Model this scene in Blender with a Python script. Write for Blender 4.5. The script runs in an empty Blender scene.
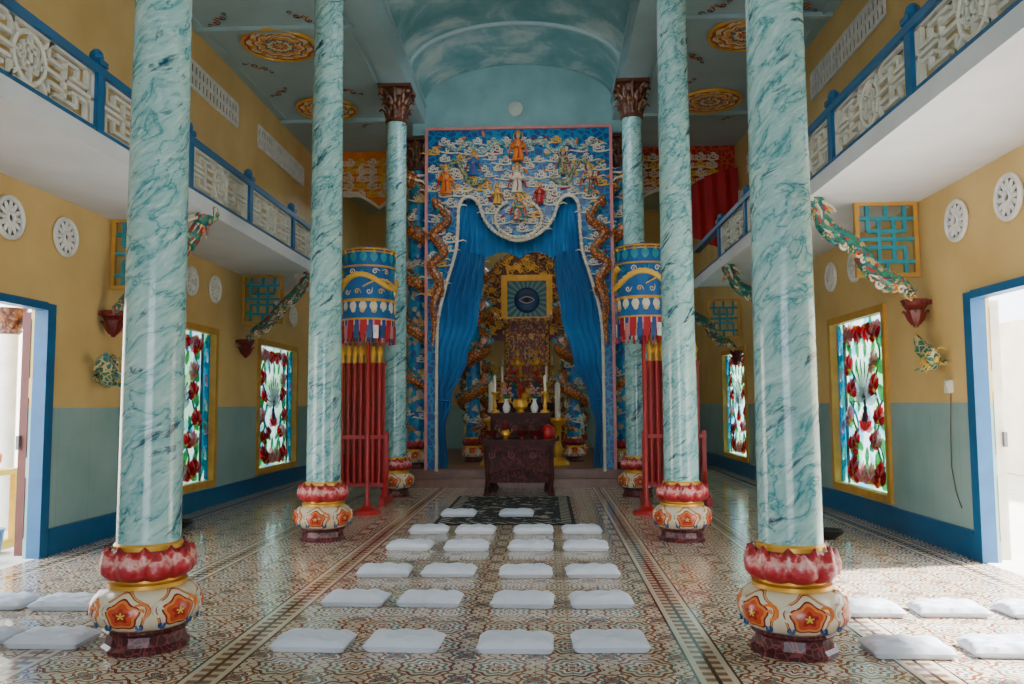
import bpy, math, random
from mathutils import Vector, Matrix
random.seed(7)
COL=bpy.context.scene.collection
pi=math.pi
def c4(c): return (c[0],c[1],c[2],1.0) if len(c)==3 else c

# ------------------------------------------------------------ node helper
class NB:
    def __init__(s,name,rough=.5,metal=0.0,spec=.5):
        s.mat=bpy.data.materials.new(name); s.mat.use_nodes=True
        s.nt=s.mat.node_tree; s.b=s.nt.nodes['Principled BSDF']
        s.b.inputs['Roughness'].default_value=rough
        s.b.inputs['Metallic'].default_value=metal
        s.b.inputs['Specular IOR Level'].default_value=spec
        s._o=None
    def put(s,sock,v):
        if isinstance(v,bpy.types.NodeSocket): s.nt.links.new(v,sock)
        else: sock.default_value=v
    def n(s,t): return s.nt.nodes.new(t)
    def m(s,op,a,b=None,c=None):
        n=s.n('ShaderNodeMath'); n.operation=op; s.put(n.inputs[0],a)
        if b is not None: s.put(n.inputs[1],b)
        if c is not None: s.put(n.inputs[2],c)
        return n.outputs[0]
    def obj(s):
        if s._o is None: s._o=s.n('ShaderNodeTexCoord').outputs['Object']
        return s._o
    def xyz(s):
        n=s.n('ShaderNodeSeparateXYZ'); s.put(n.inputs[0],s.obj()); return n.outputs[0],n.outputs[1],n.outputs[2]
    def comb(s,x,y,z):
        n=s.n('ShaderNodeCombineXYZ'); s.put(n.inputs[0],x); s.put(n.inputs[1],y); s.put(n.inputs[2],z); return n.outputs[0]
    def noise(s,vec,scale,detail=3,rough=.5,dist=0):
        n=s.n('ShaderNodeTexNoise'); s.put(n.inputs['Vector'],vec); n.inputs['Scale'].default_value=scale
        n.inputs['Detail'].default_value=detail; n.inputs['Roughness'].default_value=rough; n.inputs['Distortion'].default_value=dist
        return n.outputs['Fac']
    def vor(s,vec,scale,feature='F1'):
        n=s.n('ShaderNodeTexVoronoi'); n.feature=feature; s.put(n.inputs['Vector'],vec); n.inputs['Scale'].default_value=scale
        return n
    def mix(s,f,a,b):
        n=s.n('ShaderNodeMix'); n.data_type='RGBA'
        s.put(n.inputs[0],f)
        s.put(n.inputs[6],a if isinstance(a,bpy.types.NodeSocket) else c4(a))
        s.put(n.inputs[7],b if isinstance(b,bpy.types.NodeSocket) else c4(b))
        return n.outputs[2]
    def ramp(s,f,stops,interp='LINEAR'):
        n=s.n('ShaderNodeValToRGB'); n.color_ramp.interpolation=interp
        e=n.color_ramp.elements
        while len(e)<len(stops): e.new(.5)
        for i,(p,c) in enumerate(stops): e[i].position=p; e[i].color=c4(c)
        s.put(n.inputs[0],f); return n.outputs[0]
    def col(s,v): s.put(s.b.inputs['Base Color'],v if isinstance(v,bpy.types.NodeSocket) else c4(v)); return s.mat
    def rough(s,v): s.put(s.b.inputs['Roughness'],v)

def plain(name,c,rough=.5,metal=0,var=.12,scale=6,spec=.5):
    b=NB(name,rough,metal,spec)
    f=b.noise(b.obj(),scale,3)
    d=tuple(x*(1-var) for x in c); l=tuple(min(1,x*(1+var)) for x in c)
    return b.col(b.ramp(f,[(.3,d),(.7,l)]))
def patchy(name,cols,scale=14,rough=.4,spec=.5):
    b=NB(name,rough,0,spec)
    v=b.vor(b.obj(),scale)
    sp=b.n('ShaderNodeSeparateColor'); b.put(sp.inputs[0],v.outputs['Color'])
    n=len(cols); return b.col(b.ramp(sp.outputs[0],[(i/n,c) for i,c in enumerate(cols)],'CONSTANT'))

# ------------------------------------------------------------ materials
M={}
M['cream']=plain('cream_paint',(.74,.67,.53),.5)
M['fret']=plain('fretwork_cream',(.70,.69,.61),.6)
M['white']=plain('white_paint',(.78,.78,.76),.5)
M['gold']=plain('gold_paint',(.75,.4,.05),.35,.35)
M['yellow']=plain('yellow_ornament',(.8,.48,.06),.45)
M['ochre']=plain('ochre_frame',(.58,.31,.05),.45)
M['red']=plain('red_lacquer',(.42,.006,.008),.35)
M['darkred']=plain('dark_red',(.14,.012,.01),.35)
M['wood']=plain('dark_rosewood',(.05,.008,.007),.5,0,.35,12,.25)
M['woodcarve']=patchy('carved_rosewood',[(.075,.012,.01),(.03,.006,.005),(.12,.022,.015),(.05,.008,.007)],30,.5,.25)
M['blue']=plain('blue_paint',(.01,.11,.27),.4)
M['deepblue']=plain('deep_blue',(.006,.05,.2),.4)
M['teal']=plain('teal_paint',(.02,.28,.38),.4)
M['green']=plain('green_paint',(.02,.22,.07),.4)
M['black']=plain('black_paint',(.012,.012,.012),.4)
M['pink']=plain('pink_paint',(.58,.22,.22),.5)
M['orange']=plain('orange_paint',(.8,.2,.02),.4)
M['skin']=plain('skin_paint',(.7,.42,.26),.5)
M['brown']=plain('carved_brown',(.09,.028,.014),.45,0,.4,20)
M['leafbrown']=patchy('carved_capital_leaf',[(.15,.05,.02),(.07,.02,.01),(.24,.1,.04),(.045,.012,.008)],26)
M['steel']=plain('grey_metal',(.2,.2,.2),.5,.2)
M['shadow']=plain('shade_brown',(.10,.085,.06),.7)
M['cushion']=plain('white_cotton',(.68,.73,.84),.85,0,.05,5)
M['soffit']=plain('soffit_white',(.74,.76,.8),.6,0,.05,2)

def wallmat():
    b=NB('yellow_wall_with_teal_dado')
    x,y,z=b.xyz()
    f=b.noise(b.obj(),1.3,5)
    up=b.ramp(f,[(.3,(.68,.45,.16)),(.7,(.79,.56,.23))])
    lo=b.ramp(f,[(.3,(.25,.42,.41)),(.7,(.34,.52,.51))])
    jy=b.m('FRACT',b.m('DIVIDE',y,.6)); j=b.m('LESS_THAN',jy,.012)
    lo=b.mix(b.m('MULTIPLY',j,.35),lo,(.1,.2,.2))
    k=b.m('GREATER_THAN',z,1.5)
    b.rough(b.m('ADD',b.m('MULTIPLY',k,.42),.08))
    return b.col(b.mix(k,lo,up))
M['wall']=wallmat()

def floormat():
    b=NB('patterned_cement_tiles',.1)
    x,y,z=b.xyz()
    def cell(v,p,off=0): return b.m('SUBTRACT',b.m('FRACT',b.m('ADD',b.m('DIVIDE',v,p),off)),.5)
    P=.42
    def rosette(off,k,amp):
        u=cell(x,P,off); v=cell(y,P,off)
        r=b.m('SQRT',b.m('ADD',b.m('MULTIPLY',u,u),b.m('MULTIPLY',v,v)))
        a=b.m('ARCTAN2',v,u)
        w=b.m('MULTIPLY',b.m('COSINE',b.m('MULTIPLY',a,k)),amp)
        return b.m('ADD',r,w),r
    f1,r1=rosette(0,8,.03); f2,r2=rosette(.5,4,.055)
    cream=(.68,.60,.45); dk=(.04,.018,.014); gr=(.2,.27,.23); oc=(.5,.24,.08); br=(.28,.07,.035); pale=(.8,.74,.62)
    c1=b.ramp(f1,[(0,oc),(.045,dk),(.06,pale),(.11,br),(.15,dk),(.165,pale),(.225,gr),(.262,dk),(.277,cream),(.33,br),(.365,dk),(.38,cream)],'CONSTANT')
    c2=b.ramp(f2,[(0,br),(.04,cream),(.065,dk),(.08,gr),(.14,dk),(.155,pale),(.2,oc),(.228,dk),(.248,cream)],'CONSTANT')
    sel=b.m('LESS_THAN',f2,.25)
    c=b.mix(sel,c1,c2)
    wv=b.m('SINE',b.m('ADD',b.m('MULTIPLY',x,90),b.m('MULTIPLY',b.m('SINE',b.m('MULTIPLY',y,60)),2.2)))
    vine=b.m('MULTIPLY',b.m('GREATER_THAN',wv,.78),b.m('GREATER_THAN',f1,.39))
    c=b.mix(vine,c,br)
    g=.21
    gu=b.m('ABSOLUTE',cell(x,g)); gv=b.m('ABSOLUTE',cell(y,g))
    gm=b.m('GREATER_THAN',b.m('MAXIMUM',gu,gv),.49)
    c=b.mix(b.m('MULTIPLY',gm,.6),c,(.12,.1,.08))
    ax=b.m('ABSOLUTE',x)
    def band(v,c0,h): return b.m('LESS_THAN',b.m('ABSOLUTE',b.m('SUBTRACT',v,c0)),h)
    key=b.m('GREATER_THAN',b.m('SINE',b.m('MULTIPLY',y,62)),.1)
    for c0 in (1.42,2.62,4.3):
        inner=b.mix(key,(.24,.13,.08),(.6,.5,.36))
        c=b.mix(band(ax,c0,.12),c,dk)
        c=b.mix(band(ax,c0,.105),c,cream)
        c=b.mix(band(ax,c0,.07),c,inner)
        c=b.mix(band(ax,c0,.012),c,dk)
    n=b.noise(b.obj(),1.1,4)
    c=b.mix(b.m('MULTIPLY',n,.16),c,(.14,.11,.09))
    b.rough(b.ramp(b.noise(b.obj(),2.3,4),[(.3,(.08,.08,.08)),(.75,(.2,.2,.2))]))
    return b.col(c)
M['floor']=floormat()

def marble():
    b=NB('teal_veined_marble',.16)
    x,y,z=b.xyz()
    a=b.m('MULTIPLY',b.m('ARCTAN2',x,b.m('MULTIPLY',y,-1)),.19)
    oi=b.n('ShaderNodeObjectInfo').outputs['Random']
    warp=b.noise(b.comb(a,z,b.m('MULTIPLY',oi,9)),1.6,2)
    zz=b.m('ADD',z,b.m('MULTIPLY',warp,.35))
    s_=b.m('ADD',b.m('MULTIPLY',a,.8),b.m('MULTIPLY',zz,.6))
    p_=b.m('ADD',b.m('MULTIPLY',a,-.6),b.m('MULTIPLY',zz,.8))
    v=b.comb(b.m('MULTIPLY',s_,2.2),b.m('MULTIPLY',p_,4.2),b.m('MULTIPLY',oi,40))
    n1=b.noise(v,1.0,4,.6,.5)
    d=b.m('ABSOLUTE',b.m('SUBTRACT',n1,.5))
    base=b.ramp(d,[(0,(.05,.24,.28)),(.01,(.17,.42,.44)),(.035,(.29,.54,.55)),(.2,(.42,.66,.64))])
    v2=b.comb(b.m('MULTIPLY',s_,2.8),b.m('MULTIPLY',p_,10),b.m('MULTIPLY',oi,70))
    n2=b.noise(v2,1.0,5,.6,.4)
    k=b.ramp(n2,[(.325,(1,1,1)),(.37,(.6,.6,.6)),(.40,(0,0,0))])
    c=b.mix(k,base,(.005,.07,.12))
    v3=b.comb(b.m('MULTIPLY',s_,8),b.m('MULTIPLY',p_,34),b.m('MULTIPLY',oi,20))
    n3=b.noise(v3,1.0,4,.6)
    c=b.mix(b.ramp(n3,[(.37,(.38,.38,.38)),(.44,(0,0,0))]),c,(.04,.2,.24))
    c=b.mix(b.ramp(n3,[(.55,(0,0,0)),(.65,(.45,.45,.45))]),c,(.68,.82,.76))
    return b.col(c)
M['marble']=marble()

def bulbmat():
    b=NB('painted_scroll_bulb',.22)
    x,y,z=b.xyz()
    a=b.m('ARCTAN2',x,b.m('MULTIPLY',y,-1))
    u=b.m('SUBTRACT',b.m('FRACT',b.m('ADD',b.m('MULTIPLY',a,6/(2*pi)),.5)),.5)
    v=b.m('DIVIDE',b.m('SUBTRACT',z,.262),.28)
    r=b.m('SQRT',b.m('ADD',b.m('MULTIPLY',u,u),b.m('MULTIPLY',v,v)))
    an=b.m('ARCTAN2',u,v)
    f=b.m('ADD',r,b.m('MULTIPLY',b.m('COSINE',b.m('MULTIPLY',an,5)),-.03))
    cr=(.76,.67,.48)
    c=b.ramp(f,[(0,(.8,.5,.06)),(.05,(.2,.01,.01)),(.07,(.36,.02,.015)),(.13,(.58,.07,.02)),(.22,(.72,.22,.05)),(.27,(.4,.02,.02)),(.29,(.08,.008,.012)),(.305,cr),(.39,(.2,.02,.03)),(.403,(.75,.35,.1)),(.43,(.2,.02,.03)),(.44,cr)],'CONSTANT')
    return b.col(c)
M['bulb']=bulbmat()
def lotusmat():
    b=NB('lotus_petal_paint',.3)
    x,y,z=b.xyz()
    f=b.m('DIVIDE',b.m('SUBTRACT',z,.41),.23)
    n=b.m('ADD',f,b.m('MULTIPLY',b.m('SUBTRACT',b.noise(b.obj(),24,2),.5),.7))
    return b.col(b.ramp(n,[(0,(.22,.006,.01)),(.3,(.42,.01,.02)),(.5,(.55,.06,.08)),(.66,(.78,.42,.38)),(.78,(.5,.03,.04)),(1,(.22,.005,.01))]))
M['lotus']=lotusmat()
def honeycomb(name,c1,c2,scale,th=.06,rough=.3):
    b=NB(name,rough)
    d=b.vor(b.obj(),scale,'DISTANCE_TO_EDGE').outputs['Distance']
    return b.col(b.mix(b.m('LESS_THAN',d,th),c1,c2))
M['pedbase']=honeycomb('maroon_honeycomb',(.05,.006,.012),(.22,.05,.05),20,.06,.4)
M['scale']=honeycomb('orange_dragon_scales',(.68,.2,.03),(.16,.05,.02),15,.14)
M['dblue']=honeycomb('blue_dragon_scales',(.02,.3,.45),(.6,.5,.3),20,.1)
M['greenscale']=honeycomb('green_dragon_scales',(.015,.14,.1),(.5,.4,.2),18,.10)
M['braced']=patchy('brace_dragon_paint',[(.015,.18,.12),(.03,.25,.18),(.45,.36,.18),(.01,.1,.14),(.35,.03,.02),(.02,.2,.14),(.01,.12,.08)],24)
M['panelblue']=honeycomb('blue_relief_ground',(.003,.06,.25),(.01,.22,.46),8,.09)
M['redground']=honeycomb('red_relief_ground',(.4,.015,.015),(.6,.1,.04),9,.08)
M['pillarblue']=patchy('blue_pillar_relief',[(.01,.14,.36),(.015,.26,.45),(.006,.08,.3),(.5,.38,.26),(.015,.2,.4)],11)
M['carved']=patchy('carved_gold_red',[(.65,.34,.05),(.3,.025,.015),(.12,.02,.01),(.75,.45,.1),(.45,.2,.04)],24)
M['carvedred']=patchy('carved_red_wood',[(.22,.012,.01),(.08,.01,.01),(.32,.03,.015),(.5,.24,.04)],20)
M['motley']=patchy('painted_motley',[(.7,.55,.3),(.55,.04,.03),(.015,.22,.4),(.7,.28,.03),(.03,.28,.16),(.7,.5,.22)],22)

def vaultmat():
    b=NB('cloud_painted_vault',.55)
    n=b.noise(b.obj(),1.1,7,.62,.4)
    return b.col(b.ramp(n,[(.38,(.14,.36,.41)),(.50,(.21,.44,.49)),(.57,(.40,.57,.59)),(.68,(.62,.71,.68)),(.8,(.48,.6,.57))]))
M['vault']=vaultmat()
M['lunette']=plain('teal_lunette_paint',(.20,.40,.43),.6,0,.15,2)
M['ceil']=plain('teal_ceiling_paint',(.34,.50,.55),.35,0,.1,1.2)
def medallionmat():
    b=NB('ceiling_medallion_paint',.5)
    x,y,z=b.xyz()
    r=b.m('SQRT',b.m('ADD',b.m('MULTIPLY',x,x),b.m('MULTIPLY',y,y)))
    a=b.m('ARCTAN2',y,x)
    f=b.m('ADD',b.m('DIVIDE',r,.56),b.m('MULTIPLY',b.m('COSINE',b.m('MULTIPLY',a,10)),.04))
    c=b.ramp(f,[(0,(.8,.5,.1)),(.12,(.5,.03,.02)),(.2,(.85,.72,.45)),(.36,(.5,.03,.02)),(.42,(.85,.4,.1)),(.56,(.85,.76,.55)),(.62,(.5,.03,.02)),(.68,(.85,.7,.42)),(.83,(.5,.04,.02)),(.93,(.8,.55,.1))],'CONSTANT')
    n=b.noise(b.obj(),14,2)
    return b.col(b.mix(b.m('GREATER_THAN',n,.62),c,(.1,.25,.2)))
M['medal']=medallionmat()
def curtainmat(name,c,sheen=.1):
    b=NB(name,.6)
    b.b.inputs['Sheen Weight'].default_value=sheen
    n=b.noise(b.obj(),3,3)
    return b.col(b.ramp(n,[(.3,tuple(v*.8 for v in c)),(.7,c)]))
M['curtain']=curtainmat('blue_satin',(.002,.19,.5))
M['redcloth']=curtainmat('red_cloth',(.5,.004,.012))
M['bluecloth']=curtainmat('parasol_blue',(.003,.13,.42))
def fringemat():
    b=NB('striped_fringe',.6)
    x,y,z=b.xyz()
    a=b.m('ARCTAN2',x,b.m('MULTIPLY',y,-1))
    f=b.m('FRACT',b.m('MULTIPLY',a,12/(2*pi)))
    return b.col(b.ramp(f,[(0,(.45,.01,.02)),(.3,(.7,.62,.5)),(.4,(.01,.05,.28)),(.7,(.7,.25,.3)),(.82,(.45,.01,.02))],'CONSTANT'))
M['fringe']=fringemat()
def glassmat():
    m=bpy.data.materials.new('tinted_window_glass'); m.use_nodes=True; nt=m.node_tree
    nt.nodes.remove(nt.nodes['Principled BSDF']); o=nt.nodes['Material Output']
    tc=nt.nodes.new('ShaderNodeTexCoord'); vz=nt.nodes.new('ShaderNodeTexVoronoi'); vz.inputs['Scale'].default_value=5
    nt.links.new(tc.outputs['Object'],vz.inputs['Vector'])
    sp=nt.nodes.new('ShaderNodeSeparateColor'); nt.links.new(vz.outputs['Color'],sp.inputs[0])
    r=nt.nodes.new('ShaderNodeValToRGB'); r.color_ramp.interpolation='CONSTANT'; e=r.color_ramp.elements
    cs=[(.36,.5,.42),(.2,.38,.46),(.45,.54,.52),(.26,.44,.3),(.4,.5,.56)]
    while len(e)<5: e.new(.5)
    for i,c in enumerate(cs): e[i].position=i/5; e[i].color=c4(c)
    nt.links.new(sp.outputs[0],r.inputs[0])
    t=nt.nodes.new('ShaderNodeBsdfTranslucent'); tr=nt.nodes.new('ShaderNodeBsdfTransparent')
    nt.links.new(r.outputs[0],t.inputs[0]); nt.links.new(r.outputs[0],tr.inputs[0])
    mx=nt.nodes.new('ShaderNodeMixShader'); mx.inputs[0].default_value=.3
    nt.links.new(t.outputs[0],mx.inputs[1]); nt.links.new(tr.outputs[0],mx.inputs[2]); nt.links.new(mx.outputs[0],o.inputs[0])
    return m
M['glass']=glassmat()
def stained(name,c):
    m=bpy.data.materials.new(name); m.use_nodes=True; nt=m.node_tree
    p=nt.nodes['Principled BSDF']; o=nt.nodes['Material Output']
    tc=nt.nodes.new('ShaderNodeTexCoord'); nz=nt.nodes.new('ShaderNodeTexNoise'); nz.inputs['Scale'].default_value=12
    nt.links.new(tc.outputs['Object'],nz.inputs['Vector'])
    r=nt.nodes.new('ShaderNodeValToRGB'); r.color_ramp.elements[0].position=.3; r.color_ramp.elements[1].position=.7
    r.color_ramp.elements[0].color=c4(tuple(v*.6 for v in c)); r.color_ramp.elements[1].color=c4(c)
    nt.links.new(nz.outputs['Fac'],r.inputs[0]); nt.links.new(r.outputs[0],p.inputs['Base Color']); p.inputs['Roughness'].default_value=.3
    t=nt.nodes.new('ShaderNodeBsdfTranslucent'); nt.links.new(r.outputs[0],t.inputs[0])
    mx=nt.nodes.new('ShaderNodeMixShader'); mx.inputs[0].default_value=.65
    nt.links.new(p.outputs[0],mx.inputs[1]); nt.links.new(t.outputs[0],mx.inputs[2]); nt.links.new(mx.outputs[0],o.inputs[0])
    return m
M['s_red']=stained('stained_red',(.8,.012,.03)); M['s_green']=stained('stained_green',(.06,.4,.12))
M['s_teal']=stained('stained_turquoise',(.005,.4,.6)); M['s_pink']=stained('stained_pink',(.9,.28,.34))
M['s_white']=stained('stained_white',(.88,.92,.88))
M['s_dark']=plain('dark_lead',(.03,.035,.05),.4)
def carpetmat():
    b=NB('black_floral_carpet',.9)
    x,y,z=b.xyz()
    e=b.m('MINIMUM',b.m('SUBTRACT',.9,b.m('ABSOLUTE',x)),b.m('SUBTRACT',1.6,b.m('ABSOLUTE',y)))
    base=b.ramp(b.noise(b.obj(),7,4,.6,.8),[(.52,(.008,.008,.013)),(.58,(.38,.33,.27))],'CONSTANT')
    k=b.m('GREATER_THAN',b.m('SINE',b.m('MULTIPLY',b.m('ADD',x,y),40)),.2)
    bor=b.mix(k,(.015,.015,.02),(.42,.38,.28))
    c=b.mix(b.m('GREATER_THAN',e,.18),bor,base)
    c=b.mix(b.m('LESS_THAN',e,.05),c,(.012,.012,.015))
    return b.col(c)
M['carpet']=carpetmat()
def eyemat():
    b=NB('eye_panel_teal',.25)
    x,y,z=b.xyz()
    a=b.m('ARCTAN2',x,z)
    k=b.m('GREATER_THAN',b.m('SINE',b.m('MULTIPLY',a,22)),.1)
    return b.col(b.mix(k,(.05,.19,.24),(.16,.34,.38)))
M['eye']=eyemat()
M['outwall']=plain('outside_wall',(.75,.68,.63),.7,0,.1,2)
M['ground']=plain('sunlit_ground',(.62,.6,.57),.8,0,.1,3)
M['step']=plain('terracotta_step',(.24,.11,.075),.35,0,.2,4)
M['leafpink']=plain('door_leaf_paint',(.12,.025,.018),.5,0,.2,5)

# ------------------------------------------------------------ mesh builder
class MB:
    def __init__(s): s.v=[]; s.f=[]; s.mi=[]; s.M=Matrix.Identity(4)
    def add(s,vs,fs,mi=0):
        o=len(s.v)
        s.v+= [tuple(s.M@Vector(v)) for v in vs]
        s.f+= [tuple(i+o for i in f) for f in fs]; s.mi+=[mi]*len(fs)
    def box(s,c,d,mi=0,R=None):
        x,y,z=d[0]/2,d[1]/2,d[2]/2
        vs=[Vector((i*x,j*y,k*z)) for i in(-1,1) for j in(-1,1) for k in(-1,1)]
        if R is not None: vs=[R@v for v in vs]
        vs=[v+Vector(c) for v in vs]
        s.add(vs,[(0,1,3,2),(4,6,7,5),(0,4,5,1),(2,3,7,6),(0,2,6,4),(1,5,7,3)],mi)
    def frame(s,cx,cy,cz,W,H,t,d,mi=0):
        for q in(-1,1):
            s.box((cx+q*(W/2-t/2),cy,cz),(t,d,H),mi); s.box((cx,cy,cz+q*(H/2-t/2)),(W-2*t,d,t),mi)
    def lathe(s,prof,seg=32,c=(0,0,0),mi=0,lobes=0,amp=0,cap=True,squash=1):
        vs=[];n=len(prof)
        for (r,z) in prof:
            for i in range(seg):
                a=2*pi*i/seg; rr=r*(1+amp*abs(math.cos(a*lobes/2))) if lobes else r
                vs.append((c[0]+rr*math.sin(a),c[1]-rr*math.cos(a)*squash,c[2]+z))
        fs=[(j*seg+i,j*seg+(i+1)%seg,(j+1)*seg+(i+1)%seg,(j+1)*seg+i) for j in range(n-1) for i in range(seg)]
        if cap: fs.append(tuple(reversed(range(seg)))); fs.append(tuple((n-1)*seg+i for i in range(seg)))
        s.add(vs,fs,mi)
    def tube(s,pts,rad,seg=8,mi=0,closed=False):
        pts=[Vector(p) for p in pts]; n=len(pts)
        if not hasattr(rad,'__len__'): rad=[rad]*n
        vs=[];up=None
        for i in range(n):
            a=pts[(i-1)%n] if (closed or i>0) else pts[i]; b=pts[(i+1)%n] if (closed or i<n-1) else pts[i]
            t=(b-a)
            if t.length<1e-9: t=Vector((0,0,1))
            t.normalize()
            if up is None:
                up=Vector((0,1,0)) if abs(t.y)<.9 else Vector((1,0,0))
            up=up-t*up.dot(t)
            if up.length<1e-6: up=t.orthogonal()
            up.normalize(); w=t.cross(up)
            for k in range(seg):
                q=2*pi*k/seg; vs.append(pts[i]+(up*math.cos(q)+w*math.sin(q))*rad[i])
        fs=[]
        for j in range(n if closed else n-1):
            j2=(j+1)%n
            for i in range(seg): fs.append((j*seg+i,j*seg+(i+1)%seg,j2*seg+(i+1)%seg,j2*seg+i))
        if not closed: fs.append(tuple(reversed(range(seg)))); fs.append(tuple((n-1)*seg+i for i in range(seg)))
        s.add(vs,fs,mi)
    def ball(s,c,r,mi=0,seg=12,rings=8):
        if not hasattr(r,'__len__'): r=(r,r,r)
        vs=[(c[0],c[1],c[2]-r[2])];fs=[]
        for j in range(1,rings):
            p=-pi/2+pi*j/rings
            for i in range(seg):
                a=2*pi*i/seg; vs.append((c[0]+r[0]*math.cos(p)*math.cos(a),c[1]+r[1]*math.cos(p)*math.sin(a),c[2]+r[2]*math.sin(p)))
        vs.append((c[0],c[1],c[2]+r[2])); L=len(vs)-1
        for i in range(seg):
            fs.append((0,1+(i+1)%seg,1+i)); fs.append((L,L-seg+i,L-seg+(i+1)%seg))
        for j in range(rings-2):
            for i in range(seg): fs.append((1+j*seg+i,1+j*seg+(i+1)%seg,1+(j+1)*seg+(i+1)%seg,1+(j+1)*seg+i))
        s.add(vs,fs,mi)
    def leaf(s,x,z,ang,L,W,y=0,bulge=.02,mi=0,n=6):
        vs=[];ca,sa=math.cos(ang),math.sin(ang)
        for i in range(n+1):
            t=i/n; w=W/2*(math.sin(pi*min(1,t*.94+.05))**.8)
            if i==n: w=.001
            for (q,h) in ((-w,0),(0,-bulge*math.sin(pi*t)-.002),(w,0)):
                vs.append((x+ca*L*t-sa*q,y+h,z+sa*L*t+ca*q))
        fs=[]
        for i in range(n):
            for k in range(2): fs.append((i*3+k,i*3+k+1,(i+1)*3+k+1,(i+1)*3+k))
        s.add(vs,fs,mi)
    def petal(s,ang,path,W,mi=0,cup=.03,nv=4):
        vs=[];n=len(path)
        for i,(r,z) in enumerate(path):
            t=i/(n-1); w=W/2*(.55+.45*math.sin(pi*min(1,t*1.15)))*(1 if t<.55 else max(.03,math.cos((t-.55)/.45*pi/2)**.7))
            for k in range(nv+1):
                q=k/nv*2-1; a=ang+q*w/max(r,.05); rr=r-cup*q*q
                vs.append((rr*math.sin(a),-rr*math.cos(a),z))
        fs=[(i*(nv+1)+k,i*(nv+1)+k+1,(i+1)*(nv+1)+k+1,(i+1)*(nv+1)+k) for i in range(n-1) for k in range(nv)]
        s.add(vs,fs,mi)
    def spiral(s,x,z,R,turns,a0,y,rt,mi=0,sgn=1,tail=.6):
        pts=[];rad=[];n=int(9*turns)+3
        pts.append((x+math.cos(a0-sgn*.9)*R*(1+tail),y,z+math.sin(a0-sgn*.9)*R*(1+tail))); rad.append(rt*.4)
        for i in range(n):
            t=i/(n-1); a=a0+sgn*t*turns*2*pi; r=R*(1-t*.85)
            pts.append((x+r*math.cos(a),y-.01*t,z+r*math.sin(a))); rad.append(rt*(1-.35*t))
        s.tube(pts,rad,5,mi)
    def cloud(s,x,z,k,y,rnd,mi=0):
        d=rnd.choice((1,-1))
        s.spiral(x,z,.055*k,1.3,pi/2,y,.017*k,mi,d,.2)
        s.spiral(x+d*.085*k,z-.03*k,.04*k,1.1,pi/2,y,.014*k,mi,d,.2)
        s.spiral(x-d*.075*k,z-.035*k,.038*k,1.1,pi/2,y,.014*k,mi,-d,.2)
        s.tube([(x-d*.1*k,y,z-.07*k),(x,y,z-.085*k),(x+d*.12*k,y,z-.075*k),(x+d*.22*k,y,z-.05*k),(x+d*.27*k,y,z-.075*k)],[.01*k,.018*k,.016*k,.012*k,.004*k],5,mi)
    def build(s,name,mats,loc=(0,0,0),parent=None,rotz=0,smooth=True):
        me=bpy.data.meshes.new(name); me.from_pydata(s.v,[],s.f)
        for m in mats: me.materials.append(M[m] if isinstance(m,str) else m)
        for p,i in zip(me.polygons,s.mi): p.material_index=i; p.use_smooth=smooth
        me.update()
        if smooth:
            try: me.set_sharp_from_angle(angle=.7)
            except Exception: pass
        o=bpy.data.objects.new(name,me); COL.objects.link(o); o.location=loc; o.rotation_euler=(0,0,rotz)
        if parent: o.parent=parent
        return o
def tag(o,label,cat,group=None,kind=None):
    o['label']=label; o['category']=cat
    if group: o['group']=group
    if kind: o['kind']=kind
    return o
def struct(o,label=None):
    o['kind']='structure'
    if label: o['label']=label
    return o
def empty(name,loc,label,cat,group=None,rotz=0):
    e=bpy.data.objects.new(name,None); COL.objects.link(e); e.location=loc; e.rotation_euler=(0,0,rotz); e.empty_display_size=.1
    return tag(e,label,cat,group)
def clone(o,loc=None,rotz=None,parent=None,label=None,scale=None):
    c=o.copy(); COL.objects.link(c)
    if parent: c.parent=parent
    if loc is not None: c.location=loc
    if rotz is not None: c.rotation_euler=(0,0,rotz)
    if scale is not None: c.scale=scale
    if label: c['label']=label
    for k in list(o.children):
        if k is not c: clone(k,parent=c)
    return c
def smoothpts(P,n=4):
    out=[]
    for i in range(len(P)-1):
        p0=P[max(0,i-1)];p1=P[i];p2=P[i+1];p3=P[min(len(P)-1,i+2)]
        for j in range(n):
            t=j/n; out.append(tuple(.5*((2*p1[k])+(-p0[k]+p2[k])*t+(2*p0[k]-5*p1[k]+4*p2[k]-p3[k])*t*t+(-p0[k]+3*p1[k]-3*p2[k]+p3[k])*t**3) for k in(0,1)))
    out.append(P[-1]); return out

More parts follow.
